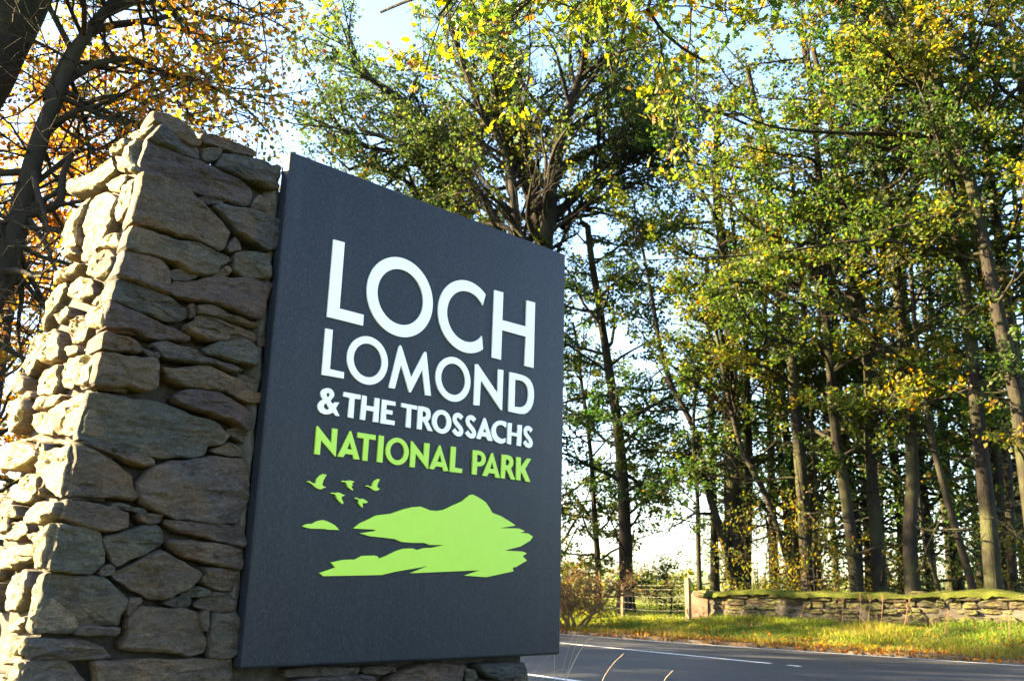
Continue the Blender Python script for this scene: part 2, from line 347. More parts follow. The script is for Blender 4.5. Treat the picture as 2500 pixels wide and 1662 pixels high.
# ------------------------------------------------------------------ stone wall that carries the sign
AZ = 0.8154
H_ = np.array([math.sin(AZ), math.cos(AZ), 0]); NF = np.array([math.cos(AZ), -math.sin(AZ), 0]); ZV = np.array([0, 0, 1.0])
BL = np.array([-1.0168, 3.7836, 1.1 - .357]); PW, PH = 1.8063, 2.2
FO = BL - NF * .06                                                          # a point of the stone face
def C1(L): return [(x * .44643, 250 + y * .44643) for x, y in L]
def C2(L): return [(x * .454, 950 + y * .454) for x, y in L]
def C4P(L): return [(700 + x * .35843, 1100 + y * .35843) for x, y in L]
FRONT = [C1(q) for q in (
 [(868,60),(920,62),(985,95),(1040,150),(1075,200),(1105,215),(1085,238),(1030,235),(960,185),(900,140),(868,110)],
 [(800,180),(880,115),(960,195),(1080,245),(1090,270),(1095,310),(1000,285),(880,225)],
 [(1110,170),(1160,170),(1250,205),(1340,245),(1385,275),(1385,300),(1320,285),(1220,250),(1120,215),(1098,195)],
 [(1105,255),(1160,248),(1215,260),(1185,310),(1140,325),(1108,310)],
 [(1215,280),(1320,290),(1440,315),(1540,370),(1535,410),(1500,425),(1530,450),(1525,475),(1450,450),(1380,420),(1280,385),(1185,345)],
 [(790,190),(850,200),(940,250),(1000,290),(1110,320),(1200,370),(1300,420),(1375,470),(1385,490),(1365,560),(1340,565),(1220,530),(1120,505),(1060,480),(1000,450),(900,420),(830,405),(770,370),(745,310)],
 [(735,410),(820,405),(920,430),(1010,470),(1060,520),(1100,560),(1200,650),(1250,715),(1225,800),(1200,815),(1150,780),(1040,745),(920,710),(820,680),(665,625),(700,530)],
 [(1075,520),(1130,515),(1220,540),(1210,560),(1120,545)],
 [(1150,570),(1220,565),(1330,585),(1500,635),(1480,810),(1450,805),(1380,760),(1300,710),(1220,620)],
 [(1385,545),(1420,505),(1470,530),(1515,560),(1510,620),(1440,600),(1380,578)],
 [(1255,765),(1285,735),(1315,760),(1320,800),(1260,820),(1245,800)],
 [(645,690),(800,700),(950,750),(1050,765),(1150,800),(1250,845),(1255,870),(1200,895),(1185,930),(1120,945),(1030,930),(960,880),(830,840),(720,815),(640,780)],
 [(1285,825),(1330,810),(1440,825),(1475,865),(1470,960),(1420,965),(1320,945),(1280,915)],
 [(630,820),(740,830),(870,865),(905,900),(930,990),(935,1045),(860,1020),(760,990),(620,945),(618,880)],
 [(925,930),(970,915),(1060,935),(1090,945),(1030,975),(945,970)],
 [(1165,945),(1250,890),(1270,915),(1250,945),(1180,952)],
 [(946,985),(1050,980),(1130,955),(1280,960),(1400,970),(1480,1005),(1450,1100),(1430,1185),(1340,1165),(1240,1120),(1120,1085),(1000,1060),(940,1040)],
 [(600,960),(680,970),(800,1010),(930,1060),(1030,1125),(1030,1165),(1000,1195),(900,1180),(780,1140),(680,1095),(590,1070)],
 [(1045,1100),(1075,1095),(1075,1165),(1045,1175)],
 [(1080,1105),(1150,1105),(1260,1165),(1330,1195),(1410,1230),(1390,1235),(1290,1210),(1180,1165),(1085,1150)],
 [(1075,1165),(1150,1165),(1250,1205),(1350,1240),(1415,1265),(1400,1305),(1320,1290),(1230,1270),(1150,1230),(1080,1195)],
 [(1020,1210),(1070,1200),(1170,1235),(1255,1280),(1240,1300),(1140,1305),(1060,1270),(1010,1235)],
 [(590,1090),(660,1095),(740,1140),(880,1205),(960,1235),(1050,1285),(1040,1300),(960,1295),(830,1290),(740,1245),(620,1240),(580,1170)],
 [(540,1265),(640,1270),(720,1300),(765,1360),(740,1370),(640,1370),(530,1350)],
 [(1110,1350),(1190,1305),(1290,1300),(1370,1310),(1405,1380),(1405,1430),(1380,1445),(1280,1420),(1180,1385),(1120,1375)],
 [(830,1320),(900,1310),(1040,1350),(1100,1395),(1230,1430),(1330,1465),(1290,1475),(1170,1430),(1010,1420),(900,1390)],
 [(780,1345),(860,1375),(870,1390),(810,1385)],
 [(520,1385),(640,1385),(760,1400),(855,1400),(858,1560),(800,1575),(680,1555),(510,1550)],
 [(880,1450),(980,1455),(1090,1440),(1180,1455),(1270,1495),(1390,1545),(1380,1600),(1280,1580),(1150,1575),(1020,1550),(920,1510)],
 [(1310,1490),(1400,1495),(1420,1520),(1400,1535),(1320,1510)],
 [(1420,1250),(1455,1255),(1450,1330),(1415,1330)], [(1300,1190),(1430,1190),(1425,1225),(1340,1200)],
 [(1440,970),(1490,985),(1480,1010),(1445,1000)], [(1500,640),(1525,645),(1515,800),(1485,805)],
)] + [C2(q) for q in (
 [(540,15),(700,45),(860,65),(960,100),(1060,150),(1150,160),(1200,210),(1240,250),(1215,295),(1130,295),(1110,350),(1050,365),(950,360),(870,370),(760,350),(680,325),(560,295),(480,270),(515,180),(520,80)],
 [(960,15),(1050,0),(1160,20),(1260,70),(1350,130),(1350,200),(1330,215),(1200,155),(1080,120),(950,70),(930,45)],
 [(1225,10),(1330,5),(1410,30),(1400,65),(1340,70),(1270,40)],
 [(1250,215),(1290,205),(1350,240),(1365,270),(1345,290),(1290,260),(1245,240)],
 [(1145,330),(1250,285),(1290,310),(1315,365),(1240,360)],
 [(545,290),(610,310),(690,330),(770,355),(830,380),(825,400),(760,410),(690,385),(610,350)],
 [(400,295),(470,305),(540,335),(600,385),(660,425),(710,460),(745,570),(735,590),(650,585),(560,575),(470,580),(380,560),(395,420)],
 [(830,410),(940,385),(1060,375),(1160,360),(1300,375),(1335,410),(1345,600),(1310,640),(1285,715),(1200,720),(1080,710),(940,690),(850,655),(775,620),(740,560),(745,500)],
 [(375,600),(470,600),(560,625),(690,665),(680,745),(620,760),(540,760),(470,735),(350,690)],
 [(610,615),(700,625),(800,655),(790,668),(690,650),(605,635)],
 [(740,670),(880,672),(865,715),(760,718)],
 [(885,710),(950,705),(1070,715),(1190,725),(1320,740),(1330,830),(1310,855),(1210,820),(1090,790),(1000,770),(950,760)],
 [(555,800),(640,775),(760,740),(860,725),(885,760),(880,830),(800,880),(710,920),(640,950),(610,930),(580,850)],
 [(890,820),(990,815),(1130,825),(1240,850),(1305,870),(1300,970),(1200,950),(1060,920),(960,890)],
 [(330,730),(440,735),(530,740),(550,820),(565,880),(565,930),(500,985),(420,990),(340,980),(270,970),(300,870)],
 [(545,975),(600,940),(625,960),(605,995),(545,1000)],
 [(610,990),(720,950),(800,900),(860,865),(900,885),(1000,930),(1085,995),(1060,1040),(980,1085),(890,1135),(800,1125),(700,1065),(625,1010)],
 [(1095,960),(1200,960),(1290,975),(1295,1070),(1270,1085),(1150,1075),(1085,1035)],
 [(230,1005),(320,990),(430,1000),(560,1005),(600,1040),(640,1090),(685,1130),(665,1185),(645,1200),(640,1275),(560,1275),(440,1265),(395,1310),(300,1310),(190,1295),(215,1150)],
 [(440,1272),(640,1287),(610,1320),(490,1320),(405,1312)],
 [(680,1170),(700,1125),(765,1130),(730,1180),(675,1220)],
 [(975,1115),(1010,1080),(1080,1065),(1140,1080),(1135,1105),(1070,1112)],
 [(880,1150),(950,1120),(1035,1120),(1025,1165),(960,1170)],
 [(1055,1160),(1100,1120),(1160,1090),(1240,1095),(1280,1130),(1275,1195),(1200,1200),(1120,1185)],
 [(680,1220),(760,1165),(860,1175),(1000,1185),(1060,1195),(1080,1240),(1085,1290),(1115,1350),(1105,1410),(1020,1430),(900,1410),(760,1405),(640,1390),(680,1310)],
 [(1075,1215),(1125,1185),(1125,1240),(1105,1305),(1080,1260)],
 [(1150,1205),(1270,1205),(1285,1240),(1270,1420),(1240,1445),(1120,1440),(1130,1300)],
 [(205,1335),(330,1345),(480,1350),(560,1390),(610,1440),(540,1450),(380,1455),(210,1450)],
 [(170,1465),(260,1455),(360,1458),(410,1500),(470,1575),(470,1680),(150,1690)],
 [(490,1465),(650,1460),(820,1450),(1000,1455),(1150,1450),(1260,1460),(1240,1530),(1225,1620),(520,1620),(510,1510)],
 [(480,1640),(800,1632),(820,1760),(480,1770)], [(835,1632),(1230,1630),(1220,1760),(840,1765)],
 [(140,1705),(465,1690),(465,1790),(300,1800),(135,1800)],
)] + [C4P(q) for q in (
 [(530,1490),(640,1465),(730,1470),(750,1505),(640,1522),(540,1517)],
 [(60,1560),(200,1545),(420,1530),(600,1535),(610,1680),(60,1700)],
 [(700,1555),(860,1470),(1000,1450),(1230,1460),(1220,1530),(1180,1640),(720,1660)],
 [(1300,1460),(1420,1440),(1610,1440),(1625,1500),(1570,1545),(1430,1560),(1310,1500)],
 [(1310,1570),(1500,1565),(1560,1620),(1560,1720),(1320,1720)],
 [(1230,1480),(1285,1490),(1295,1560),(1240,1560)], [(0,1490),(300,1475),(500,1480),(480,1525),(200,1535),(0,1545)],
)]
ENDS = [C1(q) for q in (
 [(720,180),(860,80),(870,112),(790,178),(730,215)], [(610,270),(690,200),(697,235),(650,268),(615,288)],
 [(415,450),(520,390),(608,292),(615,370),(560,440),(490,490),(420,530)],
 [(690,255),(770,200),(748,300),(765,380),(737,398),(690,320)], [(617,290),(688,270),(682,320),(645,372),(622,362)],
 [(560,440),(640,387),(670,382),(660,440),(640,485),(575,475)],
 [(500,500),(570,478),(625,520),(600,640),(560,720),(520,800),(470,870),(430,870),(433,700)],
 [(370,720),(440,570),(495,510),(470,600),(428,700),(420,785),(350,800)],
 [(660,450),(735,412),(722,490),(690,570),(655,622),(620,650),(625,560),(640,500)],
 [(560,742),(640,700),(640,785),(550,802),(530,830)], [(520,870),(600,805),(632,835),(615,930),(540,980),(490,940)],
 [(300,930),(420,880),(460,882),(400,950),(345,962),(290,990)], [(320,820),(400,790),(422,830),(365,855)],
 [(370,1010),(420,950),(480,960),(500,1040),(430,1090),(370,1060)],
 [(210,1200),(270,1000),(345,970),(338,1010),(300,1080),(260,1170),(215,1250)],
 [(490,1100),(560,1000),(600,960),(590,1055),(520,1112)], [(320,1170),(410,1110),(400,1180),(340,1220)],
 [(380,1220),(440,1150),(460,1190),(430,1290),(370,1320)], [(490,1140),(570,1090),(580,1160),(573,1230),(500,1240)],
 [(235,1290),(320,1235),(340,1300),(320,1400),(240,1430)], [(430,1350),(500,1262),(545,1265),(522,1350),(440,1362)],
 [(360,1335),(420,1325),(420,1370),(370,1392)], [(390,1400),(500,1378),(520,1400),(515,1540),(420,1558)],
 [(120,1450),(200,1290),(228,1262),(215,1380),(150,1500)], [(180,1560),(220,1450),(320,1420),(310,1540),(280,1600),(190,1600)],
 [(333,1420),(372,1410),(378,1555),(333,1560)], [(85,1540),(130,1470),(160,1520),(150,1590),(100,1600)],
)] + [C2(q) for q in (
 [(170,90),(200,40),(330,20),(315,65),(240,105),(180,110)],
 [(340,60),(480,5),(512,30),(512,110),(495,215),(400,248),(285,240),(260,115)],
 [(165,200),(185,130),(240,112),(272,180),(260,248),(185,240)], [(55,190),(80,80),(150,52),(160,110),(120,190),(70,240)],
 [(75,20),(165,2),(170,42),(80,60)], [(50,262),(160,250),(270,258),(500,260),(495,285),(280,292),(120,272)],
 [(0,390),(30,300),(130,280),(220,320),(230,370),(120,440),(20,440)], [(222,285),(263,280),(262,350),(226,352)],
 [(242,412),(290,338),(402,292),(393,420),(376,560),(345,588),(290,560),(257,480)],
 [(10,600),(40,540),(110,460),(195,447),(190,520),(150,608),(30,612)], [(220,580),(230,442),(253,440),(240,560)],
 [(135,690),(200,620),(280,597),(355,600),(345,680),(240,725),(140,720)], [(0,622),(100,622),(105,690),(0,700)],
 [(0,722),(120,702),(130,770),(60,815),(0,800)], [(142,780),(190,758),(200,800),(150,812)],
 [(195,830),(210,770),(328,712),(320,790),(298,890),(270,968),(200,970)], [(0,862),(60,838),(160,832),(160,900),(60,960),(0,970)],
 [(0,1060),(40,990),(150,962),(160,1060),(110,1140),(60,1188),(0,1190)], [(165,1080),(200,1000),(228,992),(212,1150),(188,1300),(162,1310)],
 [(0,1262),(60,1222),(140,1212),(140,1260),(60,1300),(0,1302)], [(0,1332),(60,1322),(68,1390),(0,1400)],
 [(72,1332),(180,1332),(200,1400),(195,1450),(90,1430),(62,1380)], [(0,1412),(88,1412),(95,1470),(0,1482)],
 [(0,1502),(60,1492),(70,1600),(0,1600)], [(85,1540),(100,1472),(165,1462),(150,1600),(85,1600)],
 [(0,1615),(140,1612),(130,1720),(0,1720)],
)]
STONE = m_stone("schist", [(0, (0.055, 0.057, 0.056)), (.14, (0.105, 0.079, 0.058)), (.28, (0.066, 0.050, 0.051)), (.42, (0.076, 0.076, 0.061)), (.56, (0.059, 0.060, 0.068)), (.7, (0.091, 0.071, 0.054)), (.84, (0.071, 0.055, 0.058)), (1, (0.108, 0.097, 0.082))], .3, .14)
STONE_END = m_stone("mossy_sunlit_schist", [(0, (0.092, 0.089, 0.073)), (.18, (0.145, 0.109, 0.077)), (.36, (0.092, 0.074, 0.069)), (.5, (0.132, 0.126, 0.103)), (.66, (0.084, 0.070, 0.074)), (.82, (0.141, 0.122, 0.095)), (1, (0.155, 0.118, 0.086))], .3, .35, 0.0, .85)  # lighter copy of the schist: real moss, plus sunlight put into the colour

def poly_ccw(P):
    P = np.asarray(P, float); a = (P[:, 0] * np.roll(P[:, 1], -1) - np.roll(P[:, 0], -1) * P[:, 1]).sum()
    return P if a > 0 else P[::-1]
def chaikin_closed(P, k):
    Q = []
    for a, b in zip(P, np.roll(P, -1, 0)): Q += [a * (1 - k) + b * k, a * k + b * (1 - k)]
    return np.array(Q)
def stone_mesh(poly, o, u, v, w, rng, thick=.14, dome=.016, step=.016, rough=1.0, lift=0.0, nmax=64, soft=.1, grow=.0):
    P = chaikin_closed(poly_ccw(poly), soft)
    per = np.linalg.norm(P - np.roll(P, -1, 0), axis=1).sum(); n = int(np.clip(per / step, 20, nmax))
    P = resample(np.vstack([P, P[:1]]), n + 1)[:-1]
    c = P.mean(0); size = np.sqrt(np.abs((P[:, 0] * np.roll(P[:, 1], -1) - np.roll(P[:, 0], -1) * P[:, 1]).sum()) / 2) + 1e-4
    tg = np.roll(P, -1, 0) - np.roll(P, 1, 0); nn = np.stack([tg[:, 1], -tg[:, 0]], 1); nn = nrm(nn); P = P + nn * grow
    sd_ = rng.uniform(0, 100)
    jit = np.array([noise.noise((p[0] * 22, p[1] * 22, sd_)) for p in P]) * .007 * rough
    P = P + nn * jit[:, None]
    e = min(.006, size * .05)
    r0 = P; r1 = P - nn * e * .35; r2 = P - nn * e
    rings = [(c + (P - c) * .84, -thick), (c + (P - c) * .97, -thick * .45), (r0, -.028), (r1, -.005), (r2, 0)]
    for q in ((.93, .86, .78, .69, .59, .48, .36, .22) if step < .03 else (.86, .7, .52, .34, .16)): rings.append((c + (r2 - c) * q, 0))
    k = rng.integers(3, 5); pl = [(rng.uniform(.3, 1.2), rng.normal(size=2) * .55) for _ in range(k)]
    tiltg = rng.normal(size=2) * .05 * rough
    V = []
    for ri, (R2, d) in enumerate(rings):
        for p in R2:
            q = (p - c) / size
            hgt = min(a + g @ q for a, g in pl) * dome * 1.2 + .35 * dome * (abs(noise.noise((q[0] * 2.2 + sd_, q[1] * 3.1, 4))) - .2)
            b = noise.fractal((p[0] * 6, p[1] * 19, sd_), 1.0, 2.0, 4) * .011 * rough + noise.fractal((p[0] * 22, p[1] * 70, sd_ + 9), 1.0, 2.0, 3) * .005 * rough
            f = [0, 0, .15, .45, .75, .95, 1][min(ri, 6)]
            tr_ = noise.noise((p[0] * 5.5 + sd_, p[1] * 10 + q[0] * .6, 2.5)); b += (.0075 if tr_ > .12 else 0) + (.006 if tr_ > .33 else 0) - (.008 if noise.noise((p[0] * 8, p[1] * 26 + sd_, 8.5)) > .42 else 0)
            hh = d + f * (float(np.clip(hgt, -.02, .05)) + b + (p - c) @ tiltg) + (lift if ri > 0 else 0)
            V.append(o + u * p[0] + v * p[1] + w * hh)
    b = np.mean(V[-n:], 0); V.append(b)
    R = len(rings); i = (np.arange(R - 1) * n)[:, None]; j = np.arange(n)[None]; j2 = (j + 1) % n
    Q = np.stack([i + j, i + j2, i + n + j2, i + n + j], -1).reshape(-1, 4)
    jj = np.arange(n); T = np.stack([(R - 1) * n + jj, (R - 1) * n + (jj + 1) % n, np.full(n, R * n)], -1)
    if np.dot(np.cross(u, v), w) < 0: Q = Q[:, ::-1]; T = T[:, ::-1]
    me = mesh_np("stone", np.array(V), Q, T, True); me.set_sharp_from_angle(angle=math.radians(27)); return me

wall_base = FO - H_ * .2 - NF * .35
stone_wall = thing("stone_wall", (wall_base[0], wall_base[1], gz(wall_base[0], wall_base[1])), "rough dry-stone wall with a sunlit end, carrying the dark panel", "wall")
rw = np.random.default_rng(11)
for q in FRONT:
    P = np.array([on_plane(x, y, FO, NF) for x, y in q]); uv = np.stack([(P - FO) @ H_, (P - FO) @ ZV], 1)
    ar = -.765 + .165 / 2.06 * (uv[:, 1] + FO[2] - .80); near = uv[:, 0] - ar < (.085 if uv[:, 1].max() + FO[2] < 2.75 else .03)
    uv[near, 0] = ar[near] + rw.uniform(-.006, .008, near.sum())                     # corner stones reach the corner
    small = np.ptp(uv, axis=0).max() < .13
    link("stone", stone_mesh(uv, FO, H_, ZV, NF, rw, .16, .013, step=.013, lift=rw.uniform(-.018, .018) - (.018 if small else 0), soft=.06, grow=.0045), STONE, stone_wall)
A0 = FO + H_ * -.765 + ZV * (.80 - FO[2]); A1 = FO + H_ * -.60 + ZV * (2.86 - FO[2])
VA = (A1 - A0) / np.linalg.norm(A1 - A0); BK = -NF
NE = np.cross(BK, VA); NE = NE / np.linalg.norm(NE); NE = NE if NE @ H_ < 0 else -NE
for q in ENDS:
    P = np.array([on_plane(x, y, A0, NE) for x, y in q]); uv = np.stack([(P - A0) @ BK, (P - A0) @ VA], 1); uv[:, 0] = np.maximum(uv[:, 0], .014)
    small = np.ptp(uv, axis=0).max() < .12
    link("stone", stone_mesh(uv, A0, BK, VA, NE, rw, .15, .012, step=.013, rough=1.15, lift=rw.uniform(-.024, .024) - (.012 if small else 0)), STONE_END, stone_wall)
    globals().setdefault('_dbg', []).append((uv[:, 0].min(), uv[:, 0].max(), uv[:, 1].max()))
def rubble(u0, u1, v0, v1, hmin, hmax, wmin, wmax, rng, top=None):
    """irregular coursed stones filling a rectangle; returns outlines"""
    out = []; v = v0
    while v < v1 - hmin * .4:
        h = rng.uniform(hmin, hmax); h = min(h, v1 - v) if v1 - v - h > hmin * .5 else v1 - v
        u = u0 - rng.uniform(0, wmin)
        while u < u1:
            w = rng.uniform(wmin, wmax); a, b = max(u, u0), min(u + w, u1)
            if b - a > .03:
                hh = h * rng.uniform(.8, 1.0); g = .006; jx = lambda k: rng.uniform(-k, k)
                cx = (a + b) / 2
                P = [(a + g + jx(.008), v + g + abs(jx(.03)) * h * 3), (cx + jx(.2) * (b - a), v + g + jx(.006)), (b - g + jx(.008), v + g + abs(jx(.05)) * h * 2), (b - g - abs(jx(.01)), v + hh * rng.uniform(.55, .95)),
                     (b - g - (b - a) * rng.uniform(.05, .25), v + hh), (cx + jx(.2) * (b - a), v + hh * rng.uniform(.95, 1.03)), (a + g + (b - a) * rng.uniform(.03, .2), v + hh * rng.uniform(.85, 1)), (a + g, v + hh * rng.uniform(.4, .7))]
                out.append(np.array(P))
            u += w
        v += h
    return out
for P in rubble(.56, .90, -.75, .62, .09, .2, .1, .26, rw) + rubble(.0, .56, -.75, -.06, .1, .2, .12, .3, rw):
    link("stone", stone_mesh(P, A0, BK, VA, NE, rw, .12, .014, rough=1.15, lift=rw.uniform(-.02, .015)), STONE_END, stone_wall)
for P in rubble(-.9, PW - .1, -1.0, -.42, .12, .2, .2, .42, rw):
    link("stone", stone_mesh(P + np.array([0, 0]), FO + ZV * .08, H_, ZV, NF, rw, .12, .02), STONE, stone_wall)
# right-hand end behind the panel
e2 = FO + H_ * (PW - .10)
for P in rubble(.06, .86, -.75, 2.05, .12, .22, .16, .4, rw):
    link("stone", stone_mesh(P, e2, BK, ZV, H_, rw, .1, .02, step=.03), STONE, stone_wall)
b3 = FO - NF * .86
for P in rubble(-.85, PW - .1, -.75, 2.1, .16, .3, .25, .55, rw):
    c_ = P[:, 0].mean(); lim = -.765 + .165 / 2.06 * (P[:, 1].mean() + FO[2] - .8) + .06
    if P[:, 0].min() > lim: link("stone", stone_mesh(P, b3, H_, ZV, -NF, rw, .1, .02, step=.05), STONE, stone_wall)
# dark mortar and hearting inside
def core_pt(s, z, b):
    return FO + H_ * s + ZV * (z - FO[2]) - NF * b
def arris(z): return -.765 + .165 / 2.06 * (z - .80)
cb = Buf(); pts = []
for z, ztop_l, in ((0.0, 0), (2.80, 1)):
    for b in (.085, .80): pts += [core_pt(arris(z) + .055, z, b), core_pt(PW - .15, z, b)]
cb.add(pts, [[0, 1, 5, 4], [2, 6, 7, 3], [0, 4, 6, 2], [1, 3, 7, 5], [4, 5, 7, 6], [0, 2, 3, 1]])
link("mortar", cb.mesh("mortar"), m_plain("mortar", (.038, .033, .027), .95, 30, .5, .02), stone_wall)
# thin pale pointing strip between the stones and the panel edge
pb = Buf(); npz = 90; V = []
for i, z in enumerate(np.linspace(BL[2] + .02, BL[2] + PH - .05, npz)):
    for k, sx in enumerate((-.05, -.022, -.006, .004)):
        V.append(core_pt(sx + .012 * noise.noise((z * 9, k * 2.0, 1)), z, .014 - .010 * noise.noise((z * 14, k * 1.3, 4)) + (.06 if k == 0 else .012 if k == 3 else 0)))
ix = np.arange(npz * 4).reshape(npz, 4); pb.add(V, np.stack([ix[:-1, :-1], ix[:-1, 1:], ix[1:, 1:], ix[1:, :-1]], -1).reshape(-1, 4))
link("pointing", pb.mesh("pointing", True), m_plain("pointing", (.065, .062, .052), .95, 40, .35, .01), stone_wall)

# ------------------------------------------------------------------ the sign panel
def m_slate():
    mt, nd, lk, bs = mat_new("honed_slate")
    n1 = pos_noise(nd, lk, 120, 6, .8, (1, 1, .55)); n2 = pos_noise(nd, lk, 260, 2, .6, (1, 1, .6)); n3 = pos_noise(nd, lk, 2.2, 4, .6, (1, 1, .5))
    r1 = ramp(nd, [(.36, (.0072, .0098, .0165)), (.52, (.0115, .0155, .025)), (.66, (.033, .037, .048))]); lk.new(n1.outputs[0], r1.inputs[0])
    r3 = ramp(nd, [(.3, (.86, .88, .9)), (.7, (1.14, 1.12, 1.12))]); lk.new(n3.outputs[0], r3.inputs[0])
    c = mix(nd, lk, 1.0, r1.outputs[0], r3.outputs[0], 'MULTIPLY')
    n4 = pos_noise(nd, lk, 7, 4, .65, (1, 1, .10)); c = mix(nd, lk, mul(nd, lk, ramp_fac(nd, lk, n4.outputs[0], .52, .75), .32), c, (.034, .038, .045))   # faint dusty water runs
    c = mix(nd, lk, mul(nd, lk, ramp_fac(nd, lk, n2.outputs[0], .64, .74), .35), c, (.12, .115, .13))
    lk.new(c, bs.inputs['Base Color']); bs.inputs['Roughness'].default_value = .5; bs.inputs['Specular IOR Level'].default_value = .25
    bump(nd, lk, bs, n1.outputs[0], .25, .002); return mt
SLATE = m_slate()
def wpt(a, b, d): return BL + H_ * a + ZV * b + NF * d
sign = thing("sign_panel", BL, "tall dark slate panel with raised white and lime green lettering, set on the rough wall", "sign")
bmx = bmesh.new(); bmesh.ops.create_cube(bmx, size=1.0)
bmx.transform(Matrix.Diagonal((PW, .075, PH, 1)))
vert_e = [e for e in bmx.edges if abs(e.verts[0].co.z - e.verts[1].co.z) < .01]
bmesh.ops.bevel(bmx, geom=bmx.edges[:], offset=.013, segments=4, profile=.5, affect='EDGES')
me = bpy.data.meshes.new("slab"); bmx.transform(Matrix(((H_[0], -NF[0], 0, 0), (H_[1], -NF[1], 0, 0), (0, 0, 1, 0), (0, 0, 0, 1))))
bmx.transform(Matrix.Translation(Vector(wpt(PW / 2, PH / 2, -.0375)))); bmx.to_mesh(me); bmx.free()
for p in me.polygons: p.use_smooth = True
me.set_sharp_from_angle(angle=math.radians(50)); link("slab", me, SLATE, sign)

WHITE = m_plain("white_enamel", (.86, .86, .85), .35, 30, .03)
LIME = m_plain("lime_enamel", (.41, .65, .05), .38, 18, .025)
FACE0 = BL.copy()
def px_uv(L):
    P = np.array([on_plane(x, y, BL + NF * .006, NF) for x, y in L]); return np.stack([(P - BL) @ H_, (P - BL) @ ZV], 1)
def solid(name, outer, holes=(), mat=WHITE, d=.008, relief=0):
    outs = [poly_ccw(outer)] + [poly_ccw(h)[::-1] for h in holes]
    flat = np.vstack(outs); n = len(flat)
    tris = tessellate_polygon([[Vector((p[0], p[1], 0)) for p in o] for o in outs])
    Vf = [wpt(p[0], p[1], d) for p in flat]; Vb = [wpt(p[0], p[1], -.001) for p in flat]
    T = []
    for a, b, c in tris:
        ar = np.cross(flat[b] - flat[a], flat[c] - flat[a]); T.append((a, b, c) if ar > 0 else (a, c, b))
    Q = []; k = 0
    for o in outs:
        m_ = len(o)
        for i in range(m_): a, b = k + i, k + (i + 1) % m_; Q.append((a + n, b + n, b, a))
        k += m_
    return link(name, mesh_np(name, np.array(Vf + Vb), Q, T), mat, sign)
def ring(name, cx, cz, r, ri, mat=WHITE, n=64, rx=None, rix=None):
    a = np.linspace(0, 2 * np.pi, n, endpoint=False); rx = rx or r; rix = rix or ri
    solid(name, np.stack([cx + rx * np.cos(a), cz + r * np.sin(a)], 1), [np.stack([cx + rix * np.cos(a), cz + ri * np.sin(a)], 1)], mat)
def ribbon(L, w, k=24):
    P = smooth_path(np.asarray(L, float), k); T = np.gradient(P, axis=0); T = T / np.linalg.norm(T, axis=1, keepdims=True); Nn = np.stack([-T[:, 1], T[:, 0]], 1)
    return np.vstack([P + Nn * w / 2, (P - Nn * w / 2)[::-1]])
def cA(L): return [(780 + x / 5.2267, 570 + y / 5.2267) for x, y in L]
def cB(L): return [(1050 + x / 5.2267, 670 + y / 5.2267) for x, y in L]
def cC(L): return [(750 + x / 5.2267, 780 + y / 5.2267) for x, y in L]
def cD(L): return [(1020 + x / 5.2267, 850 + y / 5.2267) for x, y in L]
def cE(L): return [(750 + x * .12755, 930 + y * .12755) for x, y in L]
def cF(L): return [(1040 + x * .14032, 970 + y * .14032) for x, y in L]
def cG(L): return [(720 + x * .12115, 1130 + y * .12115) for x, y in L]
def cI(L): return [(760 + x * .23739, 1180 + y * .23739) for x, y in L]
def oval(name, l, r, t, b, li, ri, ti, bi, mat):
    """ring letter from its extreme points (native px)"""
    e = px_uv([l, r, t, b]); i = px_uv([li, ri, ti, bi])
    cx, cz = (e[0][0] + e[1][0]) / 2, (e[2][1] + e[3][1]) / 2
    ring(name, cx, cz, (e[2][1] - e[3][1]) / 2, (i[2][1] - i[3][1]) / 2, mat, 48, (e[1][0] - e[0][0]) / 2, (i[1][0] - i[0][0]) / 2)
# LOCH
solid("letter", px_uv(cA([(178,78),(320,116),(255,957),(563,1038),(553,1177),(95,1062)])))
ring("letter", .6484, 1.6652, .1961, .137)
e = px_uv(cB([(100, 480), (400, 58), (550, 1020), (722, 238), (690, 825), (228, 490)])); R_c = (e[1][1] - e[2][1]) / 2; ccx = e[0][0] + R_c; ccz = (e[1][1] + e[2][1]) / 2
ri_ = R_c * .70; t4 = px_uv(cB([(722, 238), (712, 365), (692, 825), (685, 978)])); an = [math.atan2(q[1] - ccz, q[0] - ccx) for q in t4]
a1 = np.linspace(an[0], an[3] + 2 * np.pi, 56); a2 = np.linspace(an[2] + 2 * np.pi, an[1], 56)
solid("letter", np.vstack([np.stack([ccx + R_c * np.cos(a1), ccz + R_c * np.sin(a1)], 1), np.stack([ccx + ri_ * np.cos(a2), ccz + ri_ * np.sin(a2)], 1)]))
solid("letter", px_uv(cB([(820,200),(932,230),(920,583),(1222,665),(1232,332),(1338,360),(1318,1193),(1205,1165),(1222,795),(916,710),(903,1088),(787,1058)])))
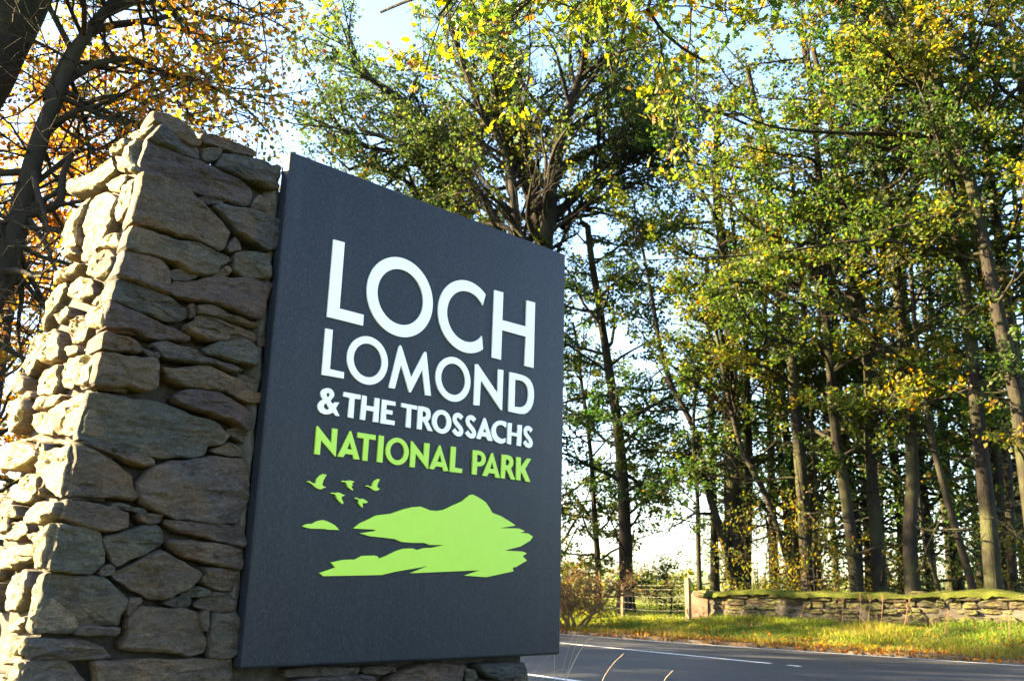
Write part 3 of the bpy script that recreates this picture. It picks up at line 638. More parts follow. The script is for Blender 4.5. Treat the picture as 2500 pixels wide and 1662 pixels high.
# LOMOND
solid("letter", px_uv(cC([(233,113),(325,132),(288,632),(468,672),(464,752),(185,703)])))
ring("letter", .4848, 1.3217, .1125, .0785)
solid("letter", px_uv(cC([(1040,868),(1168,345),(1187,327),(1203,345),(1325,740),(1490,420),(1510,408),(1520,425),(1576,971),(1506,963),(1468,635),(1320,928),(1300,925),(1197,570),(1115,880)])))
ring("letter", .998, 1.3208, .1122, .0785)
solid("letter", px_uv(cD([(733,203),(765,203),(1017,577),(1025,268),(1090,280),(1073,790),(1058,788),(803,405),(785,730),(712,722)])))
solid("letter", px_uv(cD([(1170,305),(1250,320),(1340,345),(1380,364),(1410,385),(1435,413),(1455,450),(1472,500),(1478,540),(1480,590),(1478,640),(1470,692),(1455,740),(1435,778),(1410,805),(1385,825),(1360,836),(1300,836),(1155,805)])),
      [px_uv(cD([(1240,400),(1300,408),(1335,421),(1360,440),(1383,466),(1400,500),(1408,540),(1410,580),(1408,630),(1400,670),(1388,700),(1370,725),(1345,742),(1320,750),(1290,752),(1232,743)]))])
# & THE TROSSACHS
solid("letter", px_uv(cE([(255,250),(265,190),(310,150),(375,133),(440,145),(490,185),(515,240),(510,290),(480,330),(440,380),(485,440),(530,405),(610,410),(545,520),(615,668),(550,665),(490,598),(450,620),(400,635),(330,635),(265,610),(215,555),(200,490),(210,430),(250,380),(302,350),(270,300)])),
      [px_uv(cE([(365,265),(375,235),(400,225),(428,240),(432,270),(405,305),(385,305)])), px_uv(cE([(312,480),(325,445),(365,420),(415,520),(415,535),(390,548),(350,540),(320,510)]))])
solid("letter", px_uv(cE([(700,207),(1022,267),(1017,352),(905,335),(880,712),(778,690),(812,322),(690,292)])))
solid("letter", px_uv(cE([(1055,272),(1138,290),(1130,467),(1282,493),(1295,322),(1385,335),(1357,790),(1258,778),(1275,582),(1125,557),(1103,748),(1010,732)])))
solid("letter", px_uv(cE([(1435,350),(1690,398),(1685,475),(1518,450),(1510,545),(1632,568),(1627,645),(1508,625),(1505,732),(1672,765),(1668,845),(1400,805)])))
solid("letter", px_uv(cE([(1805,418),(2100,475),(2097,550),(1990,530),(1975,897),(1885,880),(1912,520),(1803,497)])))
solid("letter", px_uv(cD([(5,737),(60,742),(120,758),(145,778),(158,805),(163,850),(157,885),(145,910),(125,930),(187,1058),(130,1050),(72,930),(55,930),(47,1038),(-10,1028)])),
      [px_uv(cD([(60,800),(90,806),(106,822),(111,843),(103,865),(85,877),(57,874)]))])
D = lambda x, y: cD([(x, y)])[0]
oval("letter", D(182, 905), D(426, 960), D(290, 783), D(315, 1090), D(237, 918), D(366, 948), D(295, 840), D(312, 1030), WHITE)
S1 = [(563, 892), (540, 862), (510, 847), (482, 857), (467, 890), (473, 930), (500, 968), (535, 1005), (558, 1045), (555, 1080), (530, 1098), (500, 1092), (475, 1070), (457, 1035)]
def ess(f):
    L = smooth_path(np.array([f(x, y) for x, y in S1], float), 26); uvp = px_uv(cD(L)); return ribbon(uvp, .0235, 30)
solid("letter", ess(lambda x, y: (x, y)))
solid("letter", ess(lambda x, y: (600 + (x - 432) * .965, 850 + (y - 820) * .985)))
solid("letter", px_uv(cD([(840,895),(852,885),(868,905),(952,1183),(897,1178),(872,1130),(815,1120),(795,1160),(745,1148)])), [px_uv(cD([(852,1012),(878,1072),(830,1068)]))])
solid("letter", px_uv(cD([(1130,945),(1105,932),(1080,925),(1040,922),(1012,930),(990,945),(970,965),(955,990),(943,1020),(938,1050),(939,1080),(945,1110),(955,1140),(970,1165),(990,1187),(1010,1200),(1035,1210),(1060,1215),(1090,1210),(1115,1198),(1118,1143),(1100,1152),(1085,1155),(1065,1153),(1045,1145),(1025,1128),(1010,1105),(998,1078),(993,1050),(994,1030),(1000,1010),(1012,992),(1030,980),(1050,976),(1070,978),(1098,993),(1122,1015)])))
solid("letter", px_uv(cD([(1150,950),(1200,955),(1192,1068),(1270,1085),(1275,975),(1328,980),(1315,1248),(1263,1240),(1270,1128),(1192,1112),(1187,1227),(1140,1215)])))
solid("letter", ess(lambda x, y: (1340 + (x - 432) * .84, 988 + (y - 820) * .925)))
# NATIONAL PARK
G_ = dict(mat=LIME)
solid("letter", px_uv(cE([(180,860),(205,865),(460,1190),(478,903),(580,918),(543,1440),(530,1440),(262,1130),(238,1410),(135,1395)])), **G_)
solid("letter", px_uv(cE([(815,955),(840,960),(1000,1500),(890,1492),(870,1410),(725,1390),(685,1455),(578,1440)])), [px_uv(cE([(812,1165),(855,1312),(762,1298)]))], **G_)
solid("letter", px_uv(cE([(965,980),(1310,1035),(1305,1130),(1180,1110),(1148,1530),(1055,1515),(1085,1100),(960,1080)])), **G_)
solid("letter", px_uv(cE([(1370,1035),(1468,1052),(1437,1560),(1332,1545)])), **G_)
E_ = lambda x, y: cE([(x, y)])[0]
oval("letter", E_(1500, 1310), E_(1940, 1375), E_(1705, 1080), E_(1730, 1606), E_(1592, 1325), E_(1862, 1365), E_(1712, 1172), E_(1728, 1520), LIME)
solid("letter", px_uv(cE([(1988,1147),(2008,1147),(2230,1440),(2242,1182),(2342,1193),(2309,1677),(2295,1677),(2075,1385),(2055,1652),(1962,1640)])), **G_)
solid("letter", px_uv(cF([(228,830),(248,832),(385,1280),(303,1278),(285,1212),(165,1195),(135,1248),(55,1238)])), [px_uv(cF([(240,990),(275,1125),(195,1115)]))], **G_)
solid("letter", px_uv(cF([(435,850),(520,862),(500,1218),(628,1240),(622,1315),(410,1290)])), **G_)
solid("letter", px_uv(cF([(815,915),(900,920),(940,930),(970,945),(997,965),(1015,990),(1030,1022),(1037,1060),(1037,1092),(1030,1120),(1018,1148),(1000,1170),(978,1186),(950,1195),(888,1198),(878,1345),(800,1335)])),
      [px_uv(cF([(888,995),(925,999),(948,1010),(962,1027),(970,1055),(968,1085),(952,1112),(925,1124),(885,1120)]))], **G_)
solid("letter", px_uv(cF([(1140,965),(1162,967),(1285,1400),(1205,1390),(1195,1325),(1090,1312),(1058,1368),(980,1358)])), [px_uv(cF([(1150,1120),(1182,1245),(1112,1237)]))], **G_)
solid("letter", px_uv(cF([(1318,990),(1400,998),(1438,1007),(1470,1020),(1494,1044),(1510,1075),(1517,1108),(1518,1140),(1514,1167),(1505,1190),(1475,1235),(1550,1430),(1480,1425),(1400,1258),(1378,1255),(1368,1410),(1300,1400)])),
      [px_uv(cF([(1388,1075),(1420,1080),(1440,1095),(1451,1120),(1449,1148),(1438,1167),(1415,1178),(1382,1172)]))], **G_)
solid("letter", px_uv(cF([(1570,1032),(1650,1045),(1645,1210),(1755,1058),(1825,1068),(1722,1245),(1812,1468),(1735,1460),(1648,1280),(1638,1445),(1565,1430)])), **G_)
# flying birds, islet and mountain
for L in ([(235,378),(265,360),(290,362),(330,392),(385,412),(410,405),(425,340),(445,300),(490,255),(550,218),(580,222),(570,245),(610,228),(630,235),(600,290),(565,350),(545,420),(545,450),(620,490),(570,500),(540,522),(490,528),(430,505),(370,455),(310,408),(270,388)],
          [(925,365),(960,352),(1010,360),(1080,348),(1130,355),(1190,375),(1180,388),(1145,395),(1145,420),(1160,440),(1155,455),(1130,460),(1140,500),(1170,540),(1155,550),(1110,525),(1060,480),(1040,440),(1035,405),(990,378),(935,378)],
          [(1415,465),(1440,447),(1475,452),(1520,475),(1550,465),(1565,400),(1600,350),(1660,318),(1672,320),(1668,335),(1705,322),(1670,390),(1650,450),(1650,485),(1705,525),(1670,540),(1640,558),(1590,552),(1540,520),(1480,478),(1430,472)],
          [(710,605),(740,592),(800,600),(870,590),(920,612),(1000,650),(975,662),(935,670),(932,710),(965,790),(965,820),(940,818),(880,765),(840,710),(825,660),(785,620),(720,615)],
          [(1200,705),(1225,692),(1260,705),(1295,725),(1350,715),(1395,735),(1470,785),(1440,790),(1425,808),(1370,800),(1355,820),(1360,895),(1345,895),(1290,830),(1265,790),(1290,760),(1265,745),(1250,722),(1210,718)]):
    solid("bird_emblem", px_uv(cG(L)), d=.010, **G_)
solid("islet_emblem", px_uv(cG([(150,1275),(190,1240),(250,1225),(360,1215),(400,1185),(470,1160),(565,1145),(630,1165),(720,1205),(800,1250),(850,1300),(885,1345),(770,1340),(690,1342),(600,1325),(470,1320),(330,1318),(220,1298)])), **G_)
solid("mountain_emblem", px_uv(cI([(430,460),(500,405),(590,365),(660,328),(820,308),(940,265),(1040,242),(1120,236),(1160,250),(1220,275),(1290,280),(1355,270),(1450,225),(1550,180),(1630,115),(1665,113),(1740,155),(1790,190),(1825,240),(1860,300),(1950,335),(2050,395),(2100,430),(1940,457),(2130,460),(2195,487),(2150,503),(2230,512),(2277,545),(2250,585),(2150,645),(1985,687),(2170,697),(2215,715),(2172,745),(2215,790),(2100,857),(2070,860),(2075,900),(1800,960),(1570,945),(1725,890),(1015,920),(1190,848),(860,905),(720,938),(400,945),(120,950),(82,918),(245,862),(198,810),(330,782),(450,778),(520,742),(640,738),(680,745),(692,770),(760,745),(860,695),(940,668),(1040,665),(1085,682),(1160,660),(1240,658),(1360,630),(1215,630),(1160,608),(1040,608),(930,600),(850,568),(700,550),(600,540),(495,510),(665,485),(640,472)])), **G_)
# ------------------------------------------------------------------ trees
def rot_about(v, axis, ang):
    axis = axis / (np.linalg.norm(axis) + 1e-9)
    return v * math.cos(ang) + np.cross(axis, v) * math.sin(ang) + axis * (axis @ v) * (1 - math.cos(ang))
def side_dir(d, ang, rng):
    r = rng.normal(size=3); ax = np.cross(d, r); return rot_about(d, ax, ang)
def grow_path(p, d, L, n, wob, trop, rng):
    P = [np.array(p, float)]; d = nrm(d); st = L / n
    for i in range(n):
        d = nrm(d + rng.normal(size=3) * wob + np.array([0, 0, trop])); P.append(P[-1] + d * st)
    return np.array(P)
def leaf_geo(C, size, rng, tint, up=.5, six=False, droop=.3, dirs=None):
    """folded leaf blades at points C"""
    n = len(C)
    ax = rng.normal(size=(n, 3)); ax[:, 2] -= droop
    if dirs is not None: ax = ax * .8 + dirs
    ax = nrm(ax)
    nr = rng.normal(size=(n, 3)); nr[:, 2] += up; nr = nr - (nr * ax).sum(1, keepdims=True) * ax; nr = nrm(nr)
    sd_ = np.cross(ax, nr); s = (size * rng.uniform(.6, 1.3, n))[:, None]
    fold = rng.uniform(.05, .4, n)[:, None]
    if not six:
        w = .42
        V = np.stack([C - ax * s * .5, C + sd_ * s * w + nr * s * fold * .5, C + ax * s * .5, C - sd_ * s * w + nr * s * fold * .5], 1)
        i = np.arange(n)[:, None] * 4; T = np.concatenate([i + np.array([[0, 1, 2]]), i + np.array([[0, 2, 3]])])
        return V.reshape(-1, 3), None, T, np.repeat(tint, 4)
    w = .34
    V = np.stack([C - ax * s * .5, C - ax * s * .15 + sd_ * s * w + nr * s * fold * .5, C + ax * s * .25 + sd_ * s * w * .85 + nr * s * fold * .3, C + ax * s * .55 - nr * s * .1,
                  C + ax * s * .25 - sd_ * s * w * .85 + nr * s * fold * .3, C - ax * s * .15 - sd_ * s * w + nr * s * fold * .5], 1)
    i = np.arange(n)[:, None] * 6; Q = np.concatenate([i + np.array([[0, 1, 2, 3]]), i + np.array([[0, 3, 4, 5]])])
    return V.reshape(-1, 3), Q, None, np.repeat(tint, 6)
def lobed_geo(C, size, rng, tint, up, dirs):
    """lobed oak leaves: wavy outline either side of the midrib"""
    n = len(C); ax = nrm(rng.normal(size=(n, 3)) * .8 + dirs + np.array([0, 0, -.5])); nr = rng.normal(size=(n, 3)); nr[:, 2] += up
    nr = nrm(nr - (nr * ax).sum(1, keepdims=True) * ax); sd_ = np.cross(ax, nr); s = (size * rng.uniform(.6, 1.3, n))[:, None]; cu = rng.uniform(-.25, .25, n)[:, None]
    t = np.array([-.5, -.32, -.22, -.08, .05, .2, .32, .45, .55]); w = np.array([0, .10, .20, .11, .27, .15, .27, .14, 0])
    V = []
    for sg_ in (1, -1):
        for k in range(9): V.append(C + ax * s * t[k] + sd_ * s * w[k] * sg_ + nr * s * (w[k] * .5 + cu * t[k] ** 2 * 2))
    V = np.stack(V, 1); i = np.arange(n)[:, None] * 18; Q = []
    for k in range(8): Q.append(i + np.array([[9 + k, 9 + k + 1, k + 1, k]]))
    return V.reshape(-1, 3), np.concatenate(Q), None, np.repeat(tint, 18)
def clump(C, f, seed):
    a = np.array([[1.0, .3, .2], [-.2, 1.1, .4], [.5, -.4, .9], [.9, .8, -.6]]) * f
    ph = np.array([1.3, 4.1, 2.2, 5.7]) + seed
    return .5 + .25 * np.sin(C @ a.T + ph).sum(1) / 1.6

class Tree:
    def __init__(s, seed): s.rng = np.random.default_rng(seed); s.trunk = Buf(); s.br = Buf(); s.tw = []; s.seed = seed
    def stem(s, P, r0, r1, sides=10, buf=None, wob=.03, flare=True):
        P = np.asarray(P); n = len(P); t = np.linspace(0, 1, n); r = r0 + (r1 - r0) * t ** .8
        if flare: d = np.r_[0, np.cumsum(np.linalg.norm(np.diff(P, axis=0), axis=1))]; r = r * (1 + .55 * np.exp(-d / (r0 * 2.2)))
        V, Q = tube(P, r, sides, wob, s.rng); (buf or s.trunk).add(V, Q); return r
    def limbs(s, P, r, n, t0, t1, Lf, el=(15, 65), dens=2.0, az=None, wob=.16, trop=.03, sub=.5, subang=(25, 65), flat=1.0):
        rng = s.rng; P = np.asarray(P); m_ = len(P)
        for k in range(n):
            t = t0 + (t1 - t0) * ((k + rng.uniform(0, 1)) / n); f = t * (m_ - 1); i = min(int(f), m_ - 2); p = P[i] + (P[i + 1] - P[i]) * (f - i)
            rr = np.interp(t, np.linspace(0, 1, m_), r)
            a = rng.uniform(0, 2 * np.pi) if az is None else rng.normal(az[0], az[1]); e = math.radians(rng.uniform(*el))
            d = np.array([math.sin(a) * math.cos(e), math.cos(a) * math.cos(e), math.sin(e)])
            L = Lf(t) * rng.uniform(.65, 1.15)
            s.limb(p, d, L, min(rr * .5, .014 + L * .014), dens, wob, trop, sub, subang, flat=flat)
    def offshoots(s, P, r, n, t0, t1, L, ang=(20, 50), dens=2.5, sub=.45, wob=.16):
        P = np.asarray(P); m_ = len(P); rng = s.rng
        for k in range(n):
            t = t0 + (t1 - t0) * ((k + rng.uniform(0, 1)) / n); f = t * (m_ - 1); i = min(int(f), m_ - 2); p = P[i] + (P[i + 1] - P[i]) * (f - i)
            LL = L * (1.15 - .55 * t) * rng.uniform(.6, 1.2); rr = np.interp(t, np.linspace(0, 1, m_), r)
            s.limb(p, side_dir(nrm(P[i + 1] - P[i]), math.radians(rng.uniform(*ang)), rng), LL, min(rr * .6, .02 + LL * .022), dens, wob, .0, sub, (20, 50))
    def limb(s, p, d, L, r, dens=2.0, wob=.16, trop=.03, sub=.5, subang=(25, 65), path=None, flat=1.0):
        rng = s.rng
        B = grow_path(p, d, L, max(4, int(L * 2.2)), wob, trop, rng) if path is None else np.asarray(path)
        n = len(B); V, Q = tube(B, np.linspace(r, max(.006, r * .16), n), 6, .04, rng); s.br.add(V, Q)
        ns = max(2, int(L * dens))
        for k in range(ns):
            t = .15 + .85 * (k + rng.uniform(0, 1)) / ns; f = t * (n - 1); i = min(int(f), n - 2)
            q = B[i] + (B[i + 1] - B[i]) * (f - i); dd = nrm(B[i + 1] - B[i])
            L2 = L * sub * (1.1 - .6 * t) * rng.uniform(.6, 1.2); L2 = min(max(L2, .35), 2.6)
            d2 = side_dir(dd, math.radians(rng.uniform(*subang)), rng); d2[2] = d2[2] * flat + .1
            S = grow_path(q, d2, L2, 5, .2, .03, rng)
            r2 = min(.007 + L2 * .008, r * .6)
            V, Q = tube(S, np.linspace(r2, .004, 6), 4, 0, rng); s.br.add(V, Q)
            nt = max(2, int(L2 * 4.5))
            for j in range(nt):
                u = .15 + .85 * (j + rng.uniform(0, 1)) / nt; g = u * 5; ii = min(int(g), 4)
                q2 = S[ii] + (S[ii + 1] - S[ii]) * (g - ii)
                td = side_dir(nrm(S[ii + 1] - S[ii]), math.radians(rng.uniform(20, 70)), rng); td[2] *= flat
                s.tw.append(np.r_[q2, td, rng.uniform(.25, .6) * min(1, .5 + L2 * .4)])
    def twigs(s, rad=.0035, keep=1.0, scale=1.0, droop=0.0):
        W = np.array(s.tw); rng = s.rng
        p, d, L = W[:, :3], W[:, 3:6], W[:, 6:7] * scale; s.tp, s.td, s.tl = p, d, L
        d2 = nrm(d + rng.normal(size=d.shape) * .3 - np.array([0, 0, droop])); mid = p + d * L * .5; end = mid + d2 * L * .5
        s.tm, s.te = mid, end
        sel = rng.uniform(size=len(p)) < keep
        A = nrm(np.cross(d, np.array([.3, .2, .93]))); B = nrm(np.cross(d, A)); a = np.array([0, 2.094, 4.189])
        off = np.cos(a)[None, :, None] * A[:, None] + np.sin(a)[None, :, None] * B[:, None]
        V = np.concatenate([p[:, None] + off * rad, mid[:, None] + off * rad * .75, end[:, None] + off * rad * .35], 1)[sel]
        n = len(V); i = np.arange(n)[:, None] * 9; q = []
        for l in (0, 3):
            for j in range(3): q.append(i + np.array([[l + j, l + (j + 1) % 3, l + 3 + (j + 1) % 3, l + 3 + j]]))
        s.br.add(V.reshape(-1, 3), np.concatenate(q))
    def leaves(s, per, size, tint0=.4, tr=.22, cl=.5, f=1.1, spread=.07, six=False, keep=None, up=.5, droop=.3):
        rng = s.rng; n = len(s.tp); k = rng.poisson(per, n)
        if keep is not None: k = (k * keep(s.tm)).astype(int)
        i = np.repeat(np.arange(n), k); u = rng.uniform(.15, 1.05, len(i))[:, None]
        C = np.where(u < .5, s.tp[i] + (s.tm[i] - s.tp[i]) * u * 2, s.tm[i] + (s.te[i] - s.tm[i]) * (u * 2 - 1)) + rng.normal(size=(len(i), 3)) * spread
        tint = np.clip(tint0 + cl * (clump(C, f, s.seed) - .5) + rng.normal(size=len(C)) * tr, 0, 1)
        V, Q, T, a = lobed_geo(C, size, rng, tint, up, s.td[i]) if six == 'lobed' else leaf_geo(C, size, rng, tint, up, six, droop, s.td[i]); s.leaf = (V, Q, T, a); s.nleaf = len(C)
    def build(s, name, label, cat, mat_leaf, mat_bark, base, group=None, twig_mat=None):
        o = thing(name, base, label, cat, group)
        if s.trunk.n: link("trunk", s.trunk.mesh("trunk", True), mat_bark, o)
        if s.br.n: link("branches", s.br.mesh("branches", True), twig_mat or mat_bark, o)
        if getattr(s, 'leaf', None) is not None:
            V, Q, T, a = s.leaf; link("crown", mesh_np("crown", V, Q, T, False, {'tint': a}), mat_leaf, o)
        return o

BARK = m_bark("grey_bark", (.010, .0085, .007), (.025, .021, .017), .35, 7)
BARKS = m_bark("sycamore_bark", (.008, .007, .006), (.020, .016, .013), .2, 5)
BARKD = m_bark("dark_bark", (.014, .012, .010), (.032, .027, .022), .25, 5)
L_WOOD = m_leaf("sycamore_leaf", [(0, (.016, .034, .008)), (.3, (.029, .052, .009)), (.55, (.060, .070, .010)), (.8, (.135, .100, .013)), (1, (.165, .075, .015))], .5)
L_DEEP = m_leaf("green_leaf", [(0, (.012, .030, .008)), (.4, (.025, .050, .009)), (.7, (.058, .068, .010)), (1, (.125, .09, .014))], .5)
L_SYC = m_leaf("dark_sycamore_leaf", [(0, (.020, .038, .011)), (.35, (.038, .058, .011)), (.6, (.085, .082, .013)), (1, (.17, .12, .02))], .45)
L_BEECH = m_leaf("beech_leaf", [(0, (.04, .06, .012)), (.25, (.10, .09, .016)), (.45, (.17, .105, .018)), (.75, (.21, .085, .018)), (1, (.12, .05, .02))], .6)
L_OAK = m_leaf("oak_leaf", [(0, (.03, .06, .010)), (.35, (.07, .10, .012)), (.65, (.15, .135, .014)), (.85, (.21, .11, .018)), (1, (.18, .065, .018))], .5)

def c4(x, y): return 1350 + .5422 * x, 600 + .5422 * y
def c3(x, y): return 1300 + .5102 * x, .5102 * y
def r2(x, y): return 700 + .3954 * x, .3954 * y
def r1(x, y): return .44643 * x, .44643 * y
def rho_depth(px, rho): u = (px - 1250) / FPX; return rho / (.755 * u + .656)
def trunk_path(pix, Y, top=None, lean=None, n=22, dy=0.0):
    """trunk centre line from picked points of the photograph, standing at depth Y, rooted in the ground"""
    P = [at_depth(x, y, Y + dy * i / max(1, len(pix) - 1)) for i, (x, y) in enumerate(pix)]
    b = P[0].copy(); b[2] = gz(b[0], b[1]) - .15
    if P[0][2] < b[2] + .3: P = P[1:]
    P = [b] + P
    if top is not None and P[-1][2] < top:
        d = nrm(P[-1] - P[-2]); d = nrm(d * .5 + np.array([0, 0, 1.0])); k = (top - P[-1][2]) / max(.4, d[2])
        P += [P[-1] + d * k * .5 + RNG.normal(size=3) * .12, P[-1] + d * k + RNG.normal(size=3) * .25]
    return smooth_path(np.array(P), n)

# wood beyond the mossy wall: (points, rho, width px, top, crown from, limb length, limbs, tint, leaves per twig, label)
WOOD = [
 ([c4(330,1440), c4(320,1150), c4(300,850), c4(250,550), c4(205,250), c4(172,60), c3(262,1060)], 20.6, 24, 12.5, .12, 2.9, 38, .40, 6,
  "lone straight tree just clear of the panel's edge, its lower trunk glowing orange"),
 ([c4(205,1430), c4(185,1200), c4(175,980), c4(150,760), c4(120,560)], 21.5, 11, 9.5, .12, 2.3, 28, .38, 6, "thin dark sapling between the panel edge and the tall orange-lit trunk"),
 ([(1352,1440), (1345,1000), (1350,700)], 22.5, 14, 11, .10, 3.3, 36, .40, 6, "half-hidden tree whose leaves spill out just past the panel's edge"),
 ([c4(660,1540), c4(655,1420), c4(652,1100), c4(625,830), c4(650,600), c4(672,480)], 20.2, 9, 8.0, .25, 1.5, 14, .42, 5, "pole-thin pale tree beside the taller wooden fence post"),
 ([c4(822,1560), c4(805,1300), c4(803,900), c4(790,600), c4(800,300), c4(780,100)], 21.2, 30, 15, .22, 3.0, 30, .42, 6, "thick dark trunk with a leaning second stem, behind the wall's rounded end"),
 ([c4(872,1560), c4(882,1200), c4(885,900), c4(872,500), c4(860,300)], 21.9, 15, 13, .25, 2.2, 20, .40, 6, "slim upright tree close beside the thick two-stemmed trunk"),
 ([c4(1080,1500), c4(1000,1230), c4(930,1060), c4(890,1000), c4(830,880)], 21.0, 11, 9.5, .35, 1.9, 14, .50, 6, "slanting slender tree leaning towards the two-stemmed trunk"),
 ([c4(1152,1560), c4(1122,1100), c4(1090,700), c4(1066,400), c4(1020,100), c4(1000,-60)], 20.9, 24, 15.5, .22, 2.9, 30, .42, 6, "tall gently curved trunk rising behind the mossiest stretch of the low wall"),
 ([c4(1175,1560), c4(1172,1100), c4(1150,750), c4(1130,560), c4(1135,300)], 23.5, 16, 14, .25, 2.6, 22, .36, 7, "dark trunk hugging the tall curved one, standing a step deeper"),
 ([c4(1197,1560), c4(1190,1250), c4(1180,1000)], 21.4, 9, 7.0, .3, 1.5, 12, .45, 6, "short bright-lit pole of a tree at the foot of the curved trunk"),
 ([c4(1370,1560), c4(1330,1200), c4(1292,950), c4(1265,800), c4(1250,500), c4(1220,250), c4(1210,0)], 20.8, 22, 16, .25, 3.0, 30, .42, 6, "tall trunk kinked to one side midway, above the dry brown stalks"),
 ([c4(1475,1560), c4(1450,1200), c4(1420,850), c4(1430,600), c4(1385,300), c4(1330,50)], 21.3, 23, 16, .25, 3.0, 30, .38, 6, "sinuous grey trunk forking high, between the kinked and the mottled trunks"),
 ([c4(1622,1560), c4(1602,1280), c4(1622,1100), c4(1615,900), c4(1600,700), c4(1575,400), c4(1545,100), c4(1530,0)], 20.7, 25, 17, .28, 3.0, 30, .36, 6, "mottled trunk with sunlit patches over the bare stone part of the wall"),
 ([c4(1745,1560), c4(1690,1400), c4(1660,1250)], 22.8, 9, 8, .25, 1.8, 14, .42, 7, "thin crooked tree behind the mottled sunlit trunk"),
 ([c4(1900,1560), c4(1820,1300), c4(1750,1050), c4(1700,850)], 21.2, 14, 10, .35, 2.0, 16, .40, 6, "dark leaning tree slanting up towards the mottled trunk"),
 ([c4(1985,1560), c4(1960,1200), c4(1912,800), c4(1882,400), c4(1832,50), c3(2000,900), c3(1930,400), c3(1700,100)], 20.9, 28, 19, .42, 3.4, 30, .40, 5, "large smooth trunk soaring past the frame top, last thick one before the crowded edge"),
 ([c4(2072,1560), c4(2045,900), c4(1992,500), c4(1942,200), c3(2020,700), c3(1900,200)], 23.0, 16, 18, .3, 2.6, 24, .40, 6, "dark narrow trunk between the two largest trunks of the wood"),
 ([c4(2200,1560), c4(2165,1250), c4(2121,950), c4(2090,650), c4(2000,300), c3(2150,1100), c3(2070,750), c3(1985,560), c3(1880,200)], 20.6, 30, 19, .45, 3.4, 30, .42, 5, "largest trunk of the wood with a sunlit flank, curving at the picture's edge"),
 ([c3(2390,2600), c3(2330,1900), c3(2250,1350), c3(2220,1000), c3(2130,500), c3(2090,0)], 22.0, 24, 19, .4, 3.2, 26, .42, 6, "straight tall trunk crossing behind the largest one near the frame top"),
 ([c3(2480,2700), c3(2440,1500), c3(2352,300), c3(2200,80)], 20.4, 26, 18, .35, 3.2, 26, .45, 5, "outermost trunk of the wood, only its upper part inside the view"),
]
def scale_top(P, top): return P
n_leaf = 0
for k, (pix, rho, wpx, top, cs, LL, nb, tint, per, label) in enumerate(WOOD):
    Y = rho_depth(pix[0][0], rho); T = Tree(100 + k); r0 = wpx / FPX * Y / 2 * 1.5
    P = trunk_path(pix, Y, top, n=26); r = T.stem(P, r0, max(.04, r0 * .42))
    big = LL > 2.5
    T.limbs(P, r, nb, cs, 1.0, lambda t: LL * (.55 + .75 * math.sin(math.pi * min(1, (t - cs) / (1 - cs) * .85 + .15))), (-8, 42), 2.6 if big else 2.4, flat=.35)
    if big: T.limbs(P, r, 5, .06, cs, lambda t: 1.7, (-10, 25), 2.2, flat=.35)
    if k == 4:
        P2 = trunk_path([c4(815,1545), c4(775,1330), c4(700,1130), c4(640,800), c4(560,690), c4(500,560)], Y - .25, 12, n=20); rr = T.stem(P2, r0 * .55, .03); T.limbs(P2, rr, 18, .3, 1, lambda t: 2.2, (0, 50), 2.4)
    if k == 11:
        P2 = trunk_path([c4(1430,560), c4(1455,350), c4(1470,100), c4(1500,-80)], Y, 16, n=14)[2:]; q0 = np.argmin(np.linalg.norm(P - P2[3], axis=1)); P2 = np.vstack([P[q0], P2[3:]]); rr = T.stem(P2, r0 * .6, .03, flare=False); T.limbs(P2, rr, 16, .2, 1, lambda t: 2.6, (5, 50), 2.4)
    if k == 15:   # long bare boughs reaching across the gap
        for pl in ([c3(2190,672), c3(1700,640), c3(1300,632), c3(1100,600), c3(960,530), c3(800,470)],):
            path = smooth_path([at_depth(x, y, Y - .1 * i) for i, (x, y) in enumerate(pl)], 22); T.limb(None, None, 7.5, .075, 1.6, path=path, sub=.3)
    if k == 17:
        for pl in ([c3(2420,1330), c3(2250,1300), c3(2100,1230), c3(1700,1140), c3(1450,1160), c3(1200,1210), c3(700,1240), c3(450,1245)], [c3(2400,690), c3(2200,720), c3(2000,760), c3(1650,770)]):
            path = smooth_path([at_depth(x, y, Y + .25 * i) for i, (x, y) in enumerate(pl)], 24); T.limb(None, None, 8, .06, 1.4, path=path, sub=.28)
    T.twigs(.004, .7); T.leaves(per * 3.4, .105, tint - .02, .19, .55, .9, .08, up=1.6, keep=lambda C: (clump(C * np.array([1, 1, 2.2]), .9, k) > .40) * np.where(C[:, 2] < 3.2, .05 if k > 3 else 1, 1))
    n_leaf += T.nleaf
    T.build("woodland_tree", label, "tree", L_WOOD if k % 3 else L_DEEP, BARK, P[0], "trees behind the mossy wall")
print("wood leaves", n_leaf)

# ---- many-stemmed sycamore behind the sign and its neighbour
T = Tree(300); Y = 27.0
stems = [([(1328,1440), (1326,1000), (1322,800), r2(1600,1560), r2(1610,1350), r2(1650,1050), r2(1700,800), r2(1760,600), r2(1830,450), r2(1850,200)], .23, .03),
         ([(1318,1440), (1318,1000), (1316,800), r2(1580,1540), r2(1540,1300), r2(1430,1000), r2(1330,800), r2(1280,640), r2(1290,450), r2(1300,250), r2(1310,0)], .21, .03),
         ([(1305,1440), (1285,900), (1265,640), r2(1400,1200), r2(1380,1000), r2(1310,850), r2(1200,700), r2(1090,400), r2(1060,300), r2(1000,100)], .18, .02),
         ([(1312,1440), (1290,900), (1255,640), r2(1320,1400), r2(1230,1250), r2(1130,1100), r2(1000,1010), r2(860,950), r2(700,880), r2(450,800)], .15, .02)]
heads = []
for q, ra, rb in stems:
    P = trunk_path(q, Y + RNG.normal() * .3, None, n=40, dy=RNG.uniform(-2, 2)); r = T.stem(P, ra * 1.9, rb * 3.4, flare=True)
    T.offshoots(P, r, 30, .52, 1.0, 4.4, (20, 60))
